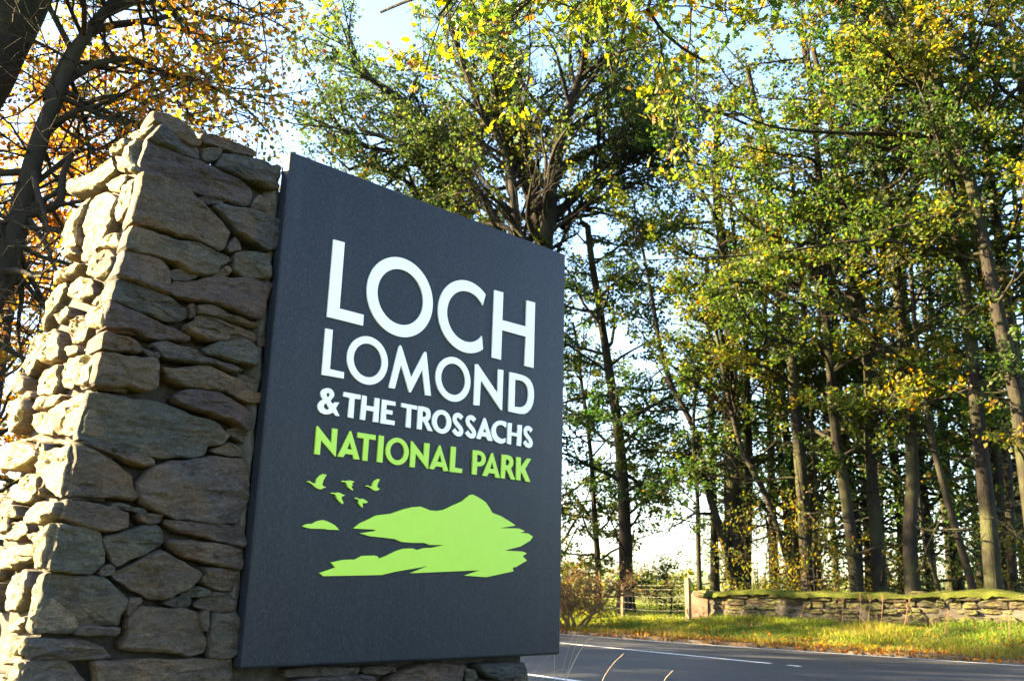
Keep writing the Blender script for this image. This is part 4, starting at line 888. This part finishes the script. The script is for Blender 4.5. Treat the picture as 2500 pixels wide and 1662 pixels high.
for q, ra in (([r2(1630,1350), r2(1750,1250), r2(1900,1080), r2(2023,980), r2(2250,900)], .09), ([r2(1660,1050), r2(1800,970), r2(1950,900), r2(2200,830), r2(2400,800)], .08), ([r2(1560,1300), r2(1500,1000), r2(1460,850), r2(1430,700), r2(1440,400)], .085),
              ([r2(1700,850), r2(1850,720), r2(2023,640), r2(2250,560)], .07), ([r2(1700,1400), r2(1850,1250), r2(2000,1100)], .07)):
    path = smooth_path([at_depth(x, y, Y + i * RNG.uniform(-.6, .6)) for i, (x, y) in enumerate(q)], 24); r = T.stem(path, ra * 2.1, .05, 8, T.br, flare=False)
    T.offshoots(path, r, 20, .2, 1.0, 3.6, (20, 60))
T.twigs(.006, .9); fk = at_depth(1322, 640, Y); T.leaves(12, .115, .22, .18, .5, .7, .10, up=1.2, keep=lambda C: (clump(C * np.array([1, 1, 1.8]), .8, 3) > .30) * (T.rng.uniform(size=len(C)) < sstep((np.linalg.norm((C - fk)[:, [0, 2]], axis=1) - 1.2) / 4.0)))
print("syc", T.nleaf)
T.build("sycamore", "broad sycamore fanning many stems above the panel's sloping top edge", "tree", L_SYC, BARKS, at_depth(1318, 1440, Y) * np.array([1, 1, 0]))
T = Tree(301); Y = 31.0
for q, ra, rb in (([(1130,1440), (1125,900), r2(1060,1300), r2(1070,1100), r2(1000,950), r2(930,830), r2(850,740), r2(700,600), r2(560,520), r2(400,380)], .2, .03),
                  ([(1120,1440), (1105,900), (1040,600), r2(820,1200), r2(760,1130), r2(640,1060), r2(500,1000), r2(380,1050)], .16, .02),
                  ([(1125,1440), (1115,900), r2(1000,1230), r2(960,1140), r2(850,1000), r2(720,930), r2(550,930), r2(420,880), r2(250,700)], .15, .02),
                  ([(1128,1440), (1120,900), r2(1030,1250), r2(900,900), r2(700,650), r2(450,420), r2(380,200)], .15, .02)):
    P = trunk_path(q, Y, None, n=34, dy=RNG.uniform(-2, 2)); r = T.stem(P, ra * 1.8, rb * 3.2); T.offshoots(P, r, 28, .52, 1.0, 4.0, (20, 60))
T.twigs(.006, .9); T.leaves(12, .12, .18, .16, .45, .7, .10, up=1.2, keep=lambda C: clump(C * np.array([1, 1, 1.8]), .8, 5) > .31)
T.build("sycamore", "darker sycamore whose crown spreads between the wall top and the broad many-stemmed one", "tree", L_SYC, BARKS, at_depth(1125, 1440, Y) * np.array([1, 1, 0]))

# ---- great beech leaning in beside the stone wall
T = Tree(310); Y = 9.2
P = trunk_path([(-560,1500), (-470,1150), (-350,780), (-175,330), (12,0), (115,-260), (200,-520)], Y, 15, n=36); r = T.stem(P, .66, .30, 24, wob=.02)
lim = [([(-260,860), (-30,770), (20,640), (62,470), (95,340), (150,205), (195,100), (265,20), (340,-70)], .17, .05),
       ([(-120,700), (0,565), (67,522), (125,509), (152,491), (150,430), (175,380)], .10, .03),
       ([(120,250), (170,120), (232,67), (330,55), (402,45), (446,20), (490,40), (590,58), (625,36), (692,30)], .075, .012),
       ([(150,205), (240,150), (330,140), (420,190), (500,200), (600,260), (660,330)], .05, .01),
       ([(95,340), (180,270), (260,230), (340,240), (400,300), (470,330)], .045, .01),
       ([(265,20), (380,-20), (520,-30), (640,-60)], .06, .02), ([(20,640), (60,700), (40,800), (60,900)], .04, .01), ([(62,470), (120,420), (200,360), (260,370), (310,300)], .04, .01)]
for q, ra, rb in lim:
    path = smooth_path([at_depth(x, y, Y + (i * .22 if ra < .1 else 0)) for i, (x, y) in enumerate(q)], 30); rr = T.stem(path, ra, rb, 12 if ra > .09 else 8, T.trunk if ra > .15 else T.br, flare=False)
    T.limbs(path, rr, 19, .12, 1.0, lambda t: 1.9, (-45, 40), 3.6, sub=.5)
for k in range(10):
    T.limbs(P, r, 1, .55, .95, lambda t: 3.2, (25, 70), 2.0, az=(.5, .8))
T.twigs(.0032, 1.0, 1.0, .35); T.leaves(9.0, .066, .50, .27, .7, 1.1, .07, six=True, droop=.8, keep=lambda C: ~(((C[:, 1] < 7.0) & (C[:, 0] < -2.0)) | ((C[:, 1] < 9.3) & (C[:, 0] < C[:, 1] * -.46))))
print("beech", T.nleaf)
T.build("beech", "massive dark beech leaning in over the stone wall, hung with orange and brown leaves", "tree", L_BEECH, BARKD, P[0])
# ---- beeches farther along the verge, some seen past the wall, others added for shade
for k, (bx, by, hh, tn, lab) in enumerate(((-12.6, 22.0, 13, .45, "smaller copper-leaved beech standing well behind the stone wall's sunlit end"), (-9.8, 30.0, 15, .3, "distant green-brown beech filling the gap beneath the leaning trunk"),
        (-3.9, 34.0, 13.5, .4, "pale-crowned tree far behind the stone wall's top"), (-11.8, 14.6, 14, .5, "roadside beech whose brown outer leaves edge in past the wall's sunlit end"), (-16.5, 18.6, 15, .5, "roadside beech standing next beyond the brown-leaved one"),
        (-17.5, 23.5, 15, .45, "last roadside beech of the row beyond the stone wall"), (-14.5, 11.6, 15, .45, "roadside beech beside the bend, before the brown-leaved one"), (-20, 13.2, 15, .4, "tall roadside beech shading the near lane"), (-10.5, 27.5, 11.5, .4, "green-gold beech hidden below the stone wall's top line"), (-6.5, 22.6, 10.5, .35, "high-crowned small beech added unseen behind the panel to shade the low wall"), (-13.5, 17.0, 15, .45, "roadside beech squeezed between the brown-leaved one and the next"), (-17.5, 30.5, 21, .4, "tallest verge beech, added to shade the sycamore"), (-22, 28.0, 21, .35, "tall verge beech just beyond the tallest one, also added to shade the sycamore"), (-24, 16.6, 16, .45, "broad roadside beech shading the road's middle line"))):  # the hidden and the tallest beeches are added to shade low wall and sycamore
    road_side = k in (3, 4, 5, 6, 7, 10, 11, 12, 13)
    T = Tree(320 + k); P = smooth_path([(bx, by, gz(bx, by) - .1), (bx + .2, by, 3), (bx - .1, by + .3, 7), (bx + .3, by, hh)], 20); r = T.stem(P, .22, .04)
    T.limbs(P, r, 50 if road_side else 34, .47 if k == 9 else .06, 1.0, lambda t: (1.9 if k == 9 else 4.0 if hh < 20 else 5.0) * (1.1 - .6 * t), (-15, 50), 2.5, sub=.4); T.twigs(.005, .7)
    T.leaves(10 if road_side or k == 9 else 5.0, .14 if road_side else .10, tn, .22, .5, .8, .1, keep=lambda C: C[:, 1] > 8.6)
    T.build("beech", lab, "tree", L_BEECH, BARKD, P[0])

# ---- oak whose bough hangs in from above
T = Tree(330); ob = np.array([6.6, 3.2, 0.0]); ob[2] = gz(ob[0], ob[1]) - .1
P = smooth_path([ob, ob + (0, 0, 2), ob + (-.2, .2, 5), ob + (-.5, .6, 9), ob + (-.4, .3, 13)], 22); r = T.stem(P, .42, .12, 14)
def oakp(L, ys): return smooth_path([P[8] + np.array([0, 0, 0])] + [P[8] * .5 + at_depth(L[0][0], L[0][1], ys[0]) * .5 + np.array([0, 0, .35])] + [at_depth(x, y, yy) for (x, y), yy in zip(L, ys)], 34)
for L, ys, ra in (([(1820,-260), (1700,-120), (1580,-30), (1575,15), (1600,60), (1650,110), (1720,150)], np.linspace(6.2, 6.9, 7), .055),
                  ([(1780,-330), (1500,-190), (1300,-110), (1120,-40), (1000,0), (930,30)], np.linspace(6.0, 7.2, 6), .06),
                  ([(1750,-250), (1450,-120), (1350,-40), (1280,10), (1250,40)], np.linspace(6.1, 6.6, 5), .05), ([(1900,-300), (1600,-150), (1500,-20), (1470,90), (1500,190)], np.linspace(6.3, 6.8, 5), .045), ([(1650,-260), (1450,-90), (1330,-20), (1230,30), (1190,50)], np.linspace(6.5, 7.0, 5), .045), ([(1500,-260), (1250,-120), (1120,-30), (1070,40)], np.linspace(6.4, 6.7, 4), .04), ([(1950,-200), (1700,-40), (1620,10), (1540,40)], np.linspace(6.6, 7.2, 4), .04)):
    path = oakp(L, ys); rr = T.stem(path, ra, .012, 8, T.br, flare=False)
    T.limbs(path, rr, 16, .48, 1.0, lambda t: .85, (-65, 25), 6.0, sub=.6)
for k in range(12): T.limbs(P, r, 1, .4, 1.0, lambda t: 3.2, (0, 60), 2.0, az=(1.3, .9))
T.twigs(.004, 1.0, .7); T.leaves(7.5, .085, .36, .26, .5, 2.0, .06, six='lobed')
print("oak", T.nleaf)
T.build("oak", "oak hanging sprays of large yellow-green leaves in from the top of the view", "tree", L_OAK, BARK, ob)
# ---- understorey saplings and deeper trees of the wood
proto = []
for k in range(3):
    T = Tree(400 + k); hh = (13, 15, 11)[k]
    P = smooth_path([(0, 0, -.2), (.15, 0, 3), (-.2, .1, 7), (.2, 0, hh)], 16); r = T.stem(P, .19, .05, 7)
    T.limbs(P, r, 40 if k == 1 else 34, (.2, .05, .2)[k], 1.0, lambda t: 3.4 * (1.05 - .55 * t), (-10, 40), 2.0, sub=.42, flat=.4); T.twigs(.005, .35); T.leaves(7, .13, .42, .17, .5, .8, .1, up=1.5, keep=lambda C: (clump(C * np.array([1, 1, 2.0]), .9, k) > .42) & ((C[:, 2] > 2.6) | (k == 1)))
    o = T.build("deep_tree", "slim tree deeper in the wood, crown merging with its neighbours", "tree", L_DEEP, BARK, (0, 0, 0), "trees deeper in the wood"); proto.append(o)
def copy_tree(o, loc, rz, label=None):
    c = o.copy(); COL.objects.link(c); c.location = loc; c.rotation_euler = (0, 0, rz)
    if label: c['label'] = label
    for ch in o.children:
        d = ch.copy(); COL.objects.link(d); d.parent = c; d.matrix_parent_inverse = Matrix.Identity(4)
    return c
rd = random.Random(5); spots = []
for i in range(26):
    px = 1740 + i * 33 + rd.uniform(-18, 18); rho = rd.uniform(25, 40) if i % 2 else rd.uniform(24, 29); spots.append((px, rho))
for i, (px, rho) in enumerate(spots):
    Y = rho_depth(px, rho); x = (px - 1250) / FPX * Y; loc = (x, Y, gz(x, Y))
    if i < 3: proto[i].location = loc; proto[i].rotation_euler = (0, 0, rd.uniform(0, 6))
    else: copy_tree(proto[1 if px > 2050 and i % 2 else i % 3], loc, rd.uniform(0, 6.28))
T = Tree(430)
for q in range(3):
    P = smooth_path([(q * .1 - .1, 0, -.1), (q * .25 - .25, .1, .8), (q * .5 - .5, 0, 2.2 + .3 * q)], 8); r = T.stem(P, .025, .008, 5, T.br, flare=False); T.limbs(P, r, 12, .1, 1, lambda t: .95, (-10, 45), 4.0, sub=.6)
T.twigs(.003, .6); T.leaves(6, .085, .55, .17, .4, 1.5, .07)
sap = T.build("sapling", "bushy golden sapling peeping over the mossy wall", "sapling", L_WOOD, BARK, (0, 0, 0), "saplings behind the mossy wall")
sp = [(1640, 21.6), (1850, 20.4), (1915, 21.2), (1985, 20.6), (2160, 22.7), (2260, 24.2), (2450, 22.5), (1590, 24.5)]
SAPL = ["golden sapling rising between the end post and the pole-thin pale tree", "golden bush at the foot of the thick two-stemmed trunk", "golden bush between the two-stemmed and the tall curved trunk", "golden bush in front of the tall curved trunk's foot",
        "sapling in the gap beside the sinuous grey trunk", "deep-set sapling beyond the mottled trunk's foot", "sapling beside the largest trunk at the crowded edge of the wood", "pale golden sapling standing back behind the wire fence"]
for i, (px, rho) in enumerate(sp):
    Y = rho_depth(px, rho); x = (px - 1250) / FPX * Y; loc = (x, Y, gz(x, Y)); s_ = rd.uniform(.5, .85)
    o = sap if i == 0 else copy_tree(sap, loc, 0)
    o['label'] = SAPL[i]
    o.location = loc; o.rotation_euler = (0, 0, rd.uniform(0, 6.28)); o.scale = (s_, s_, s_ * rd.uniform(.9, 1.2))
# ---- far hedgerows and woods along the horizon
rf = np.random.default_rng(77); Cf = []; 
for k in range(90):
    Yf = rf.uniform(240, 520); xf = rf.uniform(-.35, .75) * Yf; hf = rf.uniform(3.5, 9); n = 130
    q = rf.normal(size=(n, 3)); q = nrm(q) * rf.uniform(.5, 1, (n, 1)) ** .5; Cf.append(q * np.array([hf * .8, hf * .6, hf * .5]) + np.array([xf, Yf, hf * .42 - 1]))
Cf = np.concatenate(Cf); V, Q, T_, a = leaf_geo(Cf, 1.5, rf, np.clip(.45 + rf.normal(size=len(Cf)) * .2, 0, 1)); fw = link("far_woods", mesh_np("far_woods", V, Q, T_, False, {'tint': a}), L_WOOD); tag(fw, kind='stuff')
# ---- clipped hawthorn, brown and twiggy, by the fence
T = Tree(440); hx, hy = (1405 - 1250) / FPX * 22.4, 22.4
for q in range(9):
    a = q * .7; P = grow_path((hx + .12 * math.sin(a), hy + .12 * math.cos(a), gz(hx, hy) - .05), (math.sin(a) * .75, math.cos(a) * .5, .8), 1.35, 9, .28, .03, T.rng); r = T.stem(P, .045, .015, 6, T.trunk, wob=.12, flare=False)
    T.limbs(P, r, 11, .25, 1, lambda t: .75, (-5, 60), 5.5, wob=.3, sub=.6)
P = grow_path((hx + .3, hy, .95), (1, 0, .25), 1.9, 9, .2, -.01, T.rng); r = T.stem(P, .04, .012, 6, T.br, flare=False); T.limbs(P, r, 14, .1, 1, lambda t: .6, (-10, 60), 5, wob=.3, sub=.6)
T.twigs(.007, 1.0, .6); T.leaves(4.5, .05, .5, .25, .3, 1.5, .05)
L_THORN = m_leaf("hawthorn_leaf", [(0, (.05, .05, .014)), (.4, (.085, .055, .018)), (.7, (.12, .06, .022)), (1, (.09, .04, .02))], .4)
THORN = m_bark("thorn_bark", (.12, .075, .035), (.22, .14, .065), .15, 9)
T.build("hawthorn", "clipped rust-brown hawthorn with knotted stems between panel and fence", "bush", L_THORN, THORN, (hx, hy, gz(hx, hy)))

# ---- low mossy wall beyond the road
MOSSY = m_stone("mossy_rubble", [(0, (.038, .033, .025)), (.35, (.055, .038, .029)), (.7, (.031, .029, .024)), (1, (.07, .05, .035))], .0, .2, .8)
MOSS = m_plain("moss", (.05, .06, .010), .95, 45, .5, .03, .1)
REDST = m_plain("red_sandstone", (.105, .062, .04), .85, 14, .3, .012)
wa, wb = np.array([4.75, 23.4]), np.array([10.0, 18.7]); wd = (wb - wa) / np.linalg.norm(wb - wa); wn_ = np.array([wd[1], -wd[0]]); wn_ = wn_ if wn_ @ np.array([-.6, -.8]) > 0 else -wn_
WD3, WN3 = np.array([*wd, 0]), np.array([*wn_, 0]); WLEN = 13.0
low = thing("low_wall", (wa[0], wa[1], gz(*wa)), "low rubble wall with a mossy top along the verge beyond the road", "wall")
def wtop(t): return .93 + .15 * min(1, t / 7.1) + .03 * math.sin(t * 1.3) + .02 * math.sin(t * 3.7 + 1)
rl = np.random.default_rng(21); cnt = 0
O3 = np.array([wa[0], wa[1], 0.0])
for P in rubble(.0, WLEN, .05, .86, .10, .30, .14, .55, rl):
    t = P[:, 0].mean(); g = gz(*(wa + wd * t)); 
    if P[:, 1].max() < g - .05: continue
    P = P + np.array([0, (wtop(t) - .93)])
    link("stone", stone_mesh(P, O3 + WN3 * .2, WD3, ZV, WN3, rl, .14, .035, step=.05, rough=2.0, lift=rl.uniform(-.05, .04), nmax=22), MOSSY, low)
t = .0
while t < WLEN:
    L = rl.uniform(.35, .75); hgt = rl.uniform(.10, .16); z0 = wtop(t) - .07
    P = np.array([(t + .01, z0), (t + L * .5, z0 - .01), (t + L - .01, z0), (t + L - .01, z0 + hgt * .6), (t + L * .8, z0 + hgt), (t + L * .3, z0 + hgt * 1.02), (t + .01, z0 + hgt * .65)])
    link("coping_stone", stone_mesh(P, O3 + WN3 * .26, WD3, ZV, WN3, rl, .5, .03, step=.06, rough=1.4, nmax=22), MOSSY, low)
    t += L
# moss cushion over the coping
n = 180; tt = np.linspace(.3, WLEN, n); V = []
for i, t in enumerate(tt):
    fm = float(np.clip(.75 + 1.5 * noise.noise((t * .85, 3.3, 1)) - .10 * max(0, t - 3), .06, 1))
    for k, a in enumerate(np.linspace(0, math.pi, 9)):
        rr = .075 + .035 * noise.noise((t * 2.1, k * .6, 3)) + .02 * noise.noise((t * 9, k * 1.7, 5)); c = O3 + WD3 * t + ZV * (wtop(t) + .045)
        V.append(c + WN3 * (.30 * math.cos(a) + (.03 + .05 * noise.noise((t * 3, 0, 1))) * (1 if math.cos(a) > 0 else 0)) + ZV * (rr * fm * math.sin(a) - .07 * (1 - fm) + (-.05 - .10 * abs(noise.noise((t * 4, 7, 2))) if k in (0, 8) else 0)))
idx = np.arange(n * 9).reshape(n, 9)
mo = link("moss_cushion", mesh_np("moss_cushion", V, np.stack([idx[:-1, :-1], idx[1:, :-1], idx[1:, 1:], idx[:-1, 1:]], -1).reshape(-1, 4), smooth=True), MOSS, low); mo['kind'] = 'stuff'
bb = Buf(); bb.box(O3 + WD3 * (WLEN / 2 + .05) + ZV * .42, WLEN, .34, .98, WD3, WN3, ZV); link("hearting", bb.mesh("hearting"), m_plain("hearting", (.07, .06, .05), .95, 20, .4, .02), low)
# rounded red end block
V = []; n1, n2 = 15, 9
outl = [(-.22, .0)] + [(.22 * -math.cos(a), .42 + .26 * math.sin(a)) for a in np.linspace(0, math.pi, 11)] + [(.22, .0)]
P = np.array(outl); ec = O3 - WD3 * .02 + ZV * (gz(*wa) - .02)
link("end_block", stone_mesh(P * np.array([1.15, 1.05]), ec - WD3 * .05, -WN3, ZV, -WD3, rl, .45, .03, step=.05, rough=.8, nmax=40), REDST, low)

# ---- wire fence running on from the wall end
WOODP = m_plain("split_post", (.22, .15, .085), .85, 24, .3, .006)
WIRE = m_plain("wire", (.16, .15, .135), .45)
fposts = [(1682, 22.9, 1.04, .115), (1528, 24.6, .92, .085), (1400, 27.0, .95, .085), (1290, 29.3, .95, .085), (1180, 31.5, .95, .085)]
fp = [((px - 1250) / FPX * Y, Y, h, w) for px, Y, h, w in fposts]
fence = thing("wire_fence", (fp[0][0], fp[0][1], gz(fp[0][0], fp[0][1])), "stock fence of wooden posts and wire mesh running on from the mossy wall's end", "fence")
for x, y, h, w in fp:
    bb = Buf(); bb.box((x, y, gz(x, y) + h / 2 - .15), w, w, h + .3, (math.cos(-.75), math.sin(-.75), .02), (-math.sin(-.75), math.cos(-.75), .0)); me = bb.mesh("post")
    bmx = bmesh.new(); bmx.from_mesh(me); bmesh.ops.bevel(bmx, geom=bmx.edges[:], offset=.012, segments=1, affect='EDGES'); bmx.to_mesh(me); bmx.free(); link("post", me, WOODP, fence)
for hz in (.12, .28, .44, .60, .78, .88):
    pts = []
    for (x, y, h, w), (x2, y2, h2, w2) in zip(fp[:-1], fp[1:]):
        for t in np.linspace(0, 1, 6)[:-1]: pts.append((x + (x2 - x) * t, y + (y2 - y) * t - .06, gz(x, y) * (1 - t) + gz(x2, y2) * t + hz - .025 * math.sin(math.pi * t)))
    V, Q = tube(pts, np.full(len(pts), .0022), 5); link("wire", mesh_np("wire", V, Q, smooth=True), WIRE, fence)
bb = Buf()
for (x, y, h, w), (x2, y2, h2, w2) in zip(fp[:-1], fp[1:]):
    nn_ = int(math.hypot(x2 - x, y2 - y) / .16)
    for k in range(1, nn_):
        t = k / nn_; X, Y_ = x + (x2 - x) * t, y + (y2 - y) * t - .06; Z = gz(x, y) * (1 - t) + gz(x2, y2) * t - .02
        V, Q = tube([(X, Y_, Z + .12), (X, Y_, Z + .60)], [.0018, .0018], 3); bb.add(V, Q)
o = link("mesh_stays", bb.mesh("mesh_stays"), WIRE, fence); o['kind'] = 'stuff'

# ---- grass
def m_grass():
    mt = m_leaf("grass_blade", [(0, (.04, .075, .012)), (.4, (.085, .12, .016)), (.7, (.17, .155, .026)), (1, (.26, .19, .07))], .5, .6); return mt
GRASS = m_grass()
def blades(x, y, h, w, rng, tint, lean=.5):
    n = len(x); z = terrain(x, y) - .01; b = np.stack([x, y, z], 1); a = rng.uniform(0, 6.283, n); d = np.stack([np.cos(a), np.sin(a), np.zeros(n)], 1)
    a2 = rng.uniform(0, 6.283, n); ln = np.stack([np.cos(a2), np.sin(a2), np.zeros(n)], 1) * (h * rng.uniform(.1, lean, n) * 1.6)[:, None]
    up = np.array([0, 0, 1.0]) * h[:, None]; ww = (w * rng.uniform(.7, 1.3, n))[:, None]
    V = np.stack([b - d * ww, b + d * ww, b + up * .6 + ln * .35 + d * ww * .7, b + up * .6 + ln * .35 - d * ww * .7, b + up * .95 + ln], 1)
    i = np.arange(n)[:, None] * 5
    return V.reshape(-1, 3), i + np.array([[0, 1, 2, 3]]), i + np.array([[3, 2, 4]]), np.repeat(tint, 5)
rg_ = np.random.default_rng(33)
def scatter(n, s0, s1, rfun): 
    s = rg_.uniform(s0, s1, n); u = rg_.uniform(0, 1, n); a, b = rfun(s); r = a + (b - a) * u; return (*xy(s, r), s, r, u)
x, y, s, r, u = scatter(62000, -22, -3.5, lambda s: (far_edge(s) + .42, wall_line(s) - .1))
cl = clump(np.stack([x, y, 0 * x], 1), 2.3, 2); cl2 = clump(np.stack([x, y, 0 * x], 1), 5.1, 7)
keep = rg_.uniform(size=len(x)) < np.clip(.25 + u * 3.0, 0, 1) * np.clip(cl2 * 1.6, .15, 1)
x, y, u, cl, cl2 = x[keep], y[keep], u[keep], cl[keep], cl2[keep]
h = (.06 + .17 * cl2 * cl) * rg_.uniform(.6, 1.4, len(x)) + .10 * np.clip(u - .75, 0, 1) * 3 * rg_.uniform(0, 1, len(x)); tint = np.clip(.42 + .5 * (cl - .5) + rg_.normal(size=len(x)) * .16 + .25 * (u < .2), 0, 1)
V, Q, T_, a = blades(x, y, h, .0075, rg_, tint, .7); gr = link("verge_grass", mesh_np("verge_grass", V, Q, T_, False, {'tint': a}), GRASS); tag(gr, kind='stuff')
x, y, s, r, u = scatter(42000, -34, -12, lambda s: (np.where(s < -15.2, wall_line(s) - .4, wall_line(s) + .3), wall_line(s) + 14)); k2 = rg_.uniform(size=len(x)) < (1 - u) ** 1.3; x, y = x[k2], y[k2]
h = rg_.uniform(.08, .24, len(x)); V, Q, T_, a = blades(x, y, h, .007, rg_, np.clip(.42 + rg_.normal(size=len(x)) * .2, 0, 1), .6); gr = link("field_grass", mesh_np("field_grass", V, Q, T_, False, {'tint': a}), GRASS); tag(gr, kind='stuff')
x = rg_.uniform(-4, 4.5, 16000); y = rg_.uniform(1.2, 10.5, 16000); _, r = sr(x, y); k2 = (r < NEAR - .25); x, y = x[k2], y[k2]
du = (x - FO[0]) * H_[0] + (y - FO[1]) * H_[1]; dn = (x - FO[0]) * NF[0] + (y - FO[1]) * NF[1]; k2 = ~((du > -.9) & (du < PW + .1) & (dn > -1.0) & (dn < .14)); x, y = x[k2], y[k2]
h = rg_.uniform(.05, .16, len(x)); V, Q, T_, a = blades(x, y, h, .004, rg_, np.clip(.35 + rg_.normal(size=len(x)) * .2, 0, 1), .6); gr = link("near_grass", mesh_np("near_grass", V, Q, T_, False, {'tint': a}), GRASS); tag(gr, kind='stuff')
# fallen leaves along the kerb and verge
x, y, s, r, u = scatter(9000, -20, -3.5, lambda s: (far_edge(s) + .1, wall_line(s) - .5)); k2 = rg_.uniform(size=len(x)) < np.exp(-u * 3.2); x, y = x[k2], y[k2]
C = np.stack([x, y, np.maximum(terrain(x, y), .02) + .03], 1); V, Q, T_, a = leaf_geo(C, .07, rg_, rg_.uniform(.3, 1, len(x)), 2.5, True, 0); fl = link("fallen_leaves", mesh_np("fallen_leaves", V, Q, T_, False, {'tint': a}), L_BEECH); tag(fl, kind='stuff')

# ---- dead stalks by the low wall and the seed stalks near the sign
STALK = m_plain("dead_stalk", (.20, .11, .055), .8); STRAW = m_plain("straw", (.55, .45, .30), .7)
def C6(x, y): return 1850 + x * .27554, 1250 + y * .27554
labs = ["dead dock stalk before the wall's darkest shaded stretch", "leaning brown stalk, first of the tight pair before the wall", "upright brown stalk, second of the tight pair before the wall", "tall straight stalk standing alone under the moss overhang", "stalk just past the tall straight one, tilted a little",
        "thick curved stalk under the bare coping", "feathery bent stalk by the kinked trunk's foot", "rust-brown seeding stalk under the sunlit coping", "short stub of stalk in front of the shaded wall", "farthest stalk along, beneath the sunlit stones"]
for i, (b, tp) in enumerate([((360, 940), (415, 820)), ((660, 940), (725, 785)), ((740, 970), (755, 755)), ((890, 940), (908, 725)), ((960, 960), (1000, 750)), ((1080, 980), (1110, 745)), ((1270, 930), (1340, 780)), ((1640, 1000), (1690, 860)), ((1050, 1000), (1052, 915)), ((2215, 1010), (2225, 920))]):
    bx, by = C6(*b); tx, ty = C6(*tp); Y = rho_depth(bx, 18.7); pb_ = at_depth(bx, by, Y); pt = at_depth(tx, ty, Y); pb_[2] = gz(pb_[0], pb_[1]) - .05
    P = smooth_path([pb_, pb_ * .5 + pt * .5 + RNG.normal(size=3) * .02, pt], 7); bfr = Buf(); V, Q = tube(P, np.linspace(.008, .005, 7), 5); bfr.add(V, Q)
    o = thing("dead_stalk", pb_, labs[i], "dead stalk", "dead stalks along the mossy wall"); link("stem", bfr.mesh("stem", True), STALK, o)
    hb_ = Buf()
    for k in range(14):
        p = P[-1] - (P[-1] - P[-3]) * RNG.uniform(0, 1) * (1 if i in (6, 7) else .4) + RNG.normal(size=3) * .012; V, Q = tube([p, p + RNG.normal(size=3) * .03 + np.array([0, 0, .02])], [.005, .002], 4); hb_.add(V, Q)
    link("seed_head", hb_.mesh("seed_head"), STALK, o)
def C5(x, y): return 1250 + x * .27554, 1250 + y * .27554
gl = ["thickest straw stalk with a frayed tip, slanting off beside the panel's corner", "hair-thin pale stalk rising straight up against the panel's edge", "faint stalk leaning away from the panel corner over the road", "second faint stalk beside the leaning one over the road", "low arching straw crossing under the panel corner", "lone fine stem over the dark asphalt", "short blade of straw standing off by itself over the road", "flat-lying straw stem crossing the panel's bottom corner"]
for i, L in enumerate([[(455, 1520), (530, 1360), (600, 1220), (680, 1120)], [(378, 1530), (375, 1200), (360, 800), (346, 530)], [(410, 1530), (480, 1270), (550, 1050)], [(460, 1530), (540, 1240), (600, 1060)], [(190, 1530), (330, 1430), (430, 1385), (480, 1390)], [(770, 1530), (880, 1350), (990, 1250)], [(1330, 1510), (1370, 1455), (1425, 1400)], [(95, 1510), (230, 1370), (330, 1260), (430, 1180)]]):
    Y = 5.4 if i in (0, 1, 2, 3, 4, 7) else 6.4
    pts = [at_depth(*C5(*q), Y) for q in L]; b = pts[0] + (pts[0] - pts[1]) * .3; b[2] = gz(b[0], b[1]) - .03
    P = smooth_path([b] + pts, 14); w0 = (.0042, .0016, .0014, .0014, .0016, .0014, .0018, .0016)[i]
    o = thing("grass_stalk", b, gl[i], "grass stalk", "dry grass stalks beside the sign"); V, Q = tube(P, np.linspace(w0, w0 * .5, 14), 5); link("stem", mesh_np("stem", V, Q, smooth=True), STRAW, o)
    if i == 0:
        hb_ = Buf()
        for f in (1.0,):
            p = P[int(f * 13)]; V, Q = tube([p, p + RNG.normal(size=3) * .012 + np.array([.01, 0, .015])], [.005, .002], 5); hb_.add(V, Q)
        link("seed_head", hb_.mesh("seed_head"), STRAW, o)
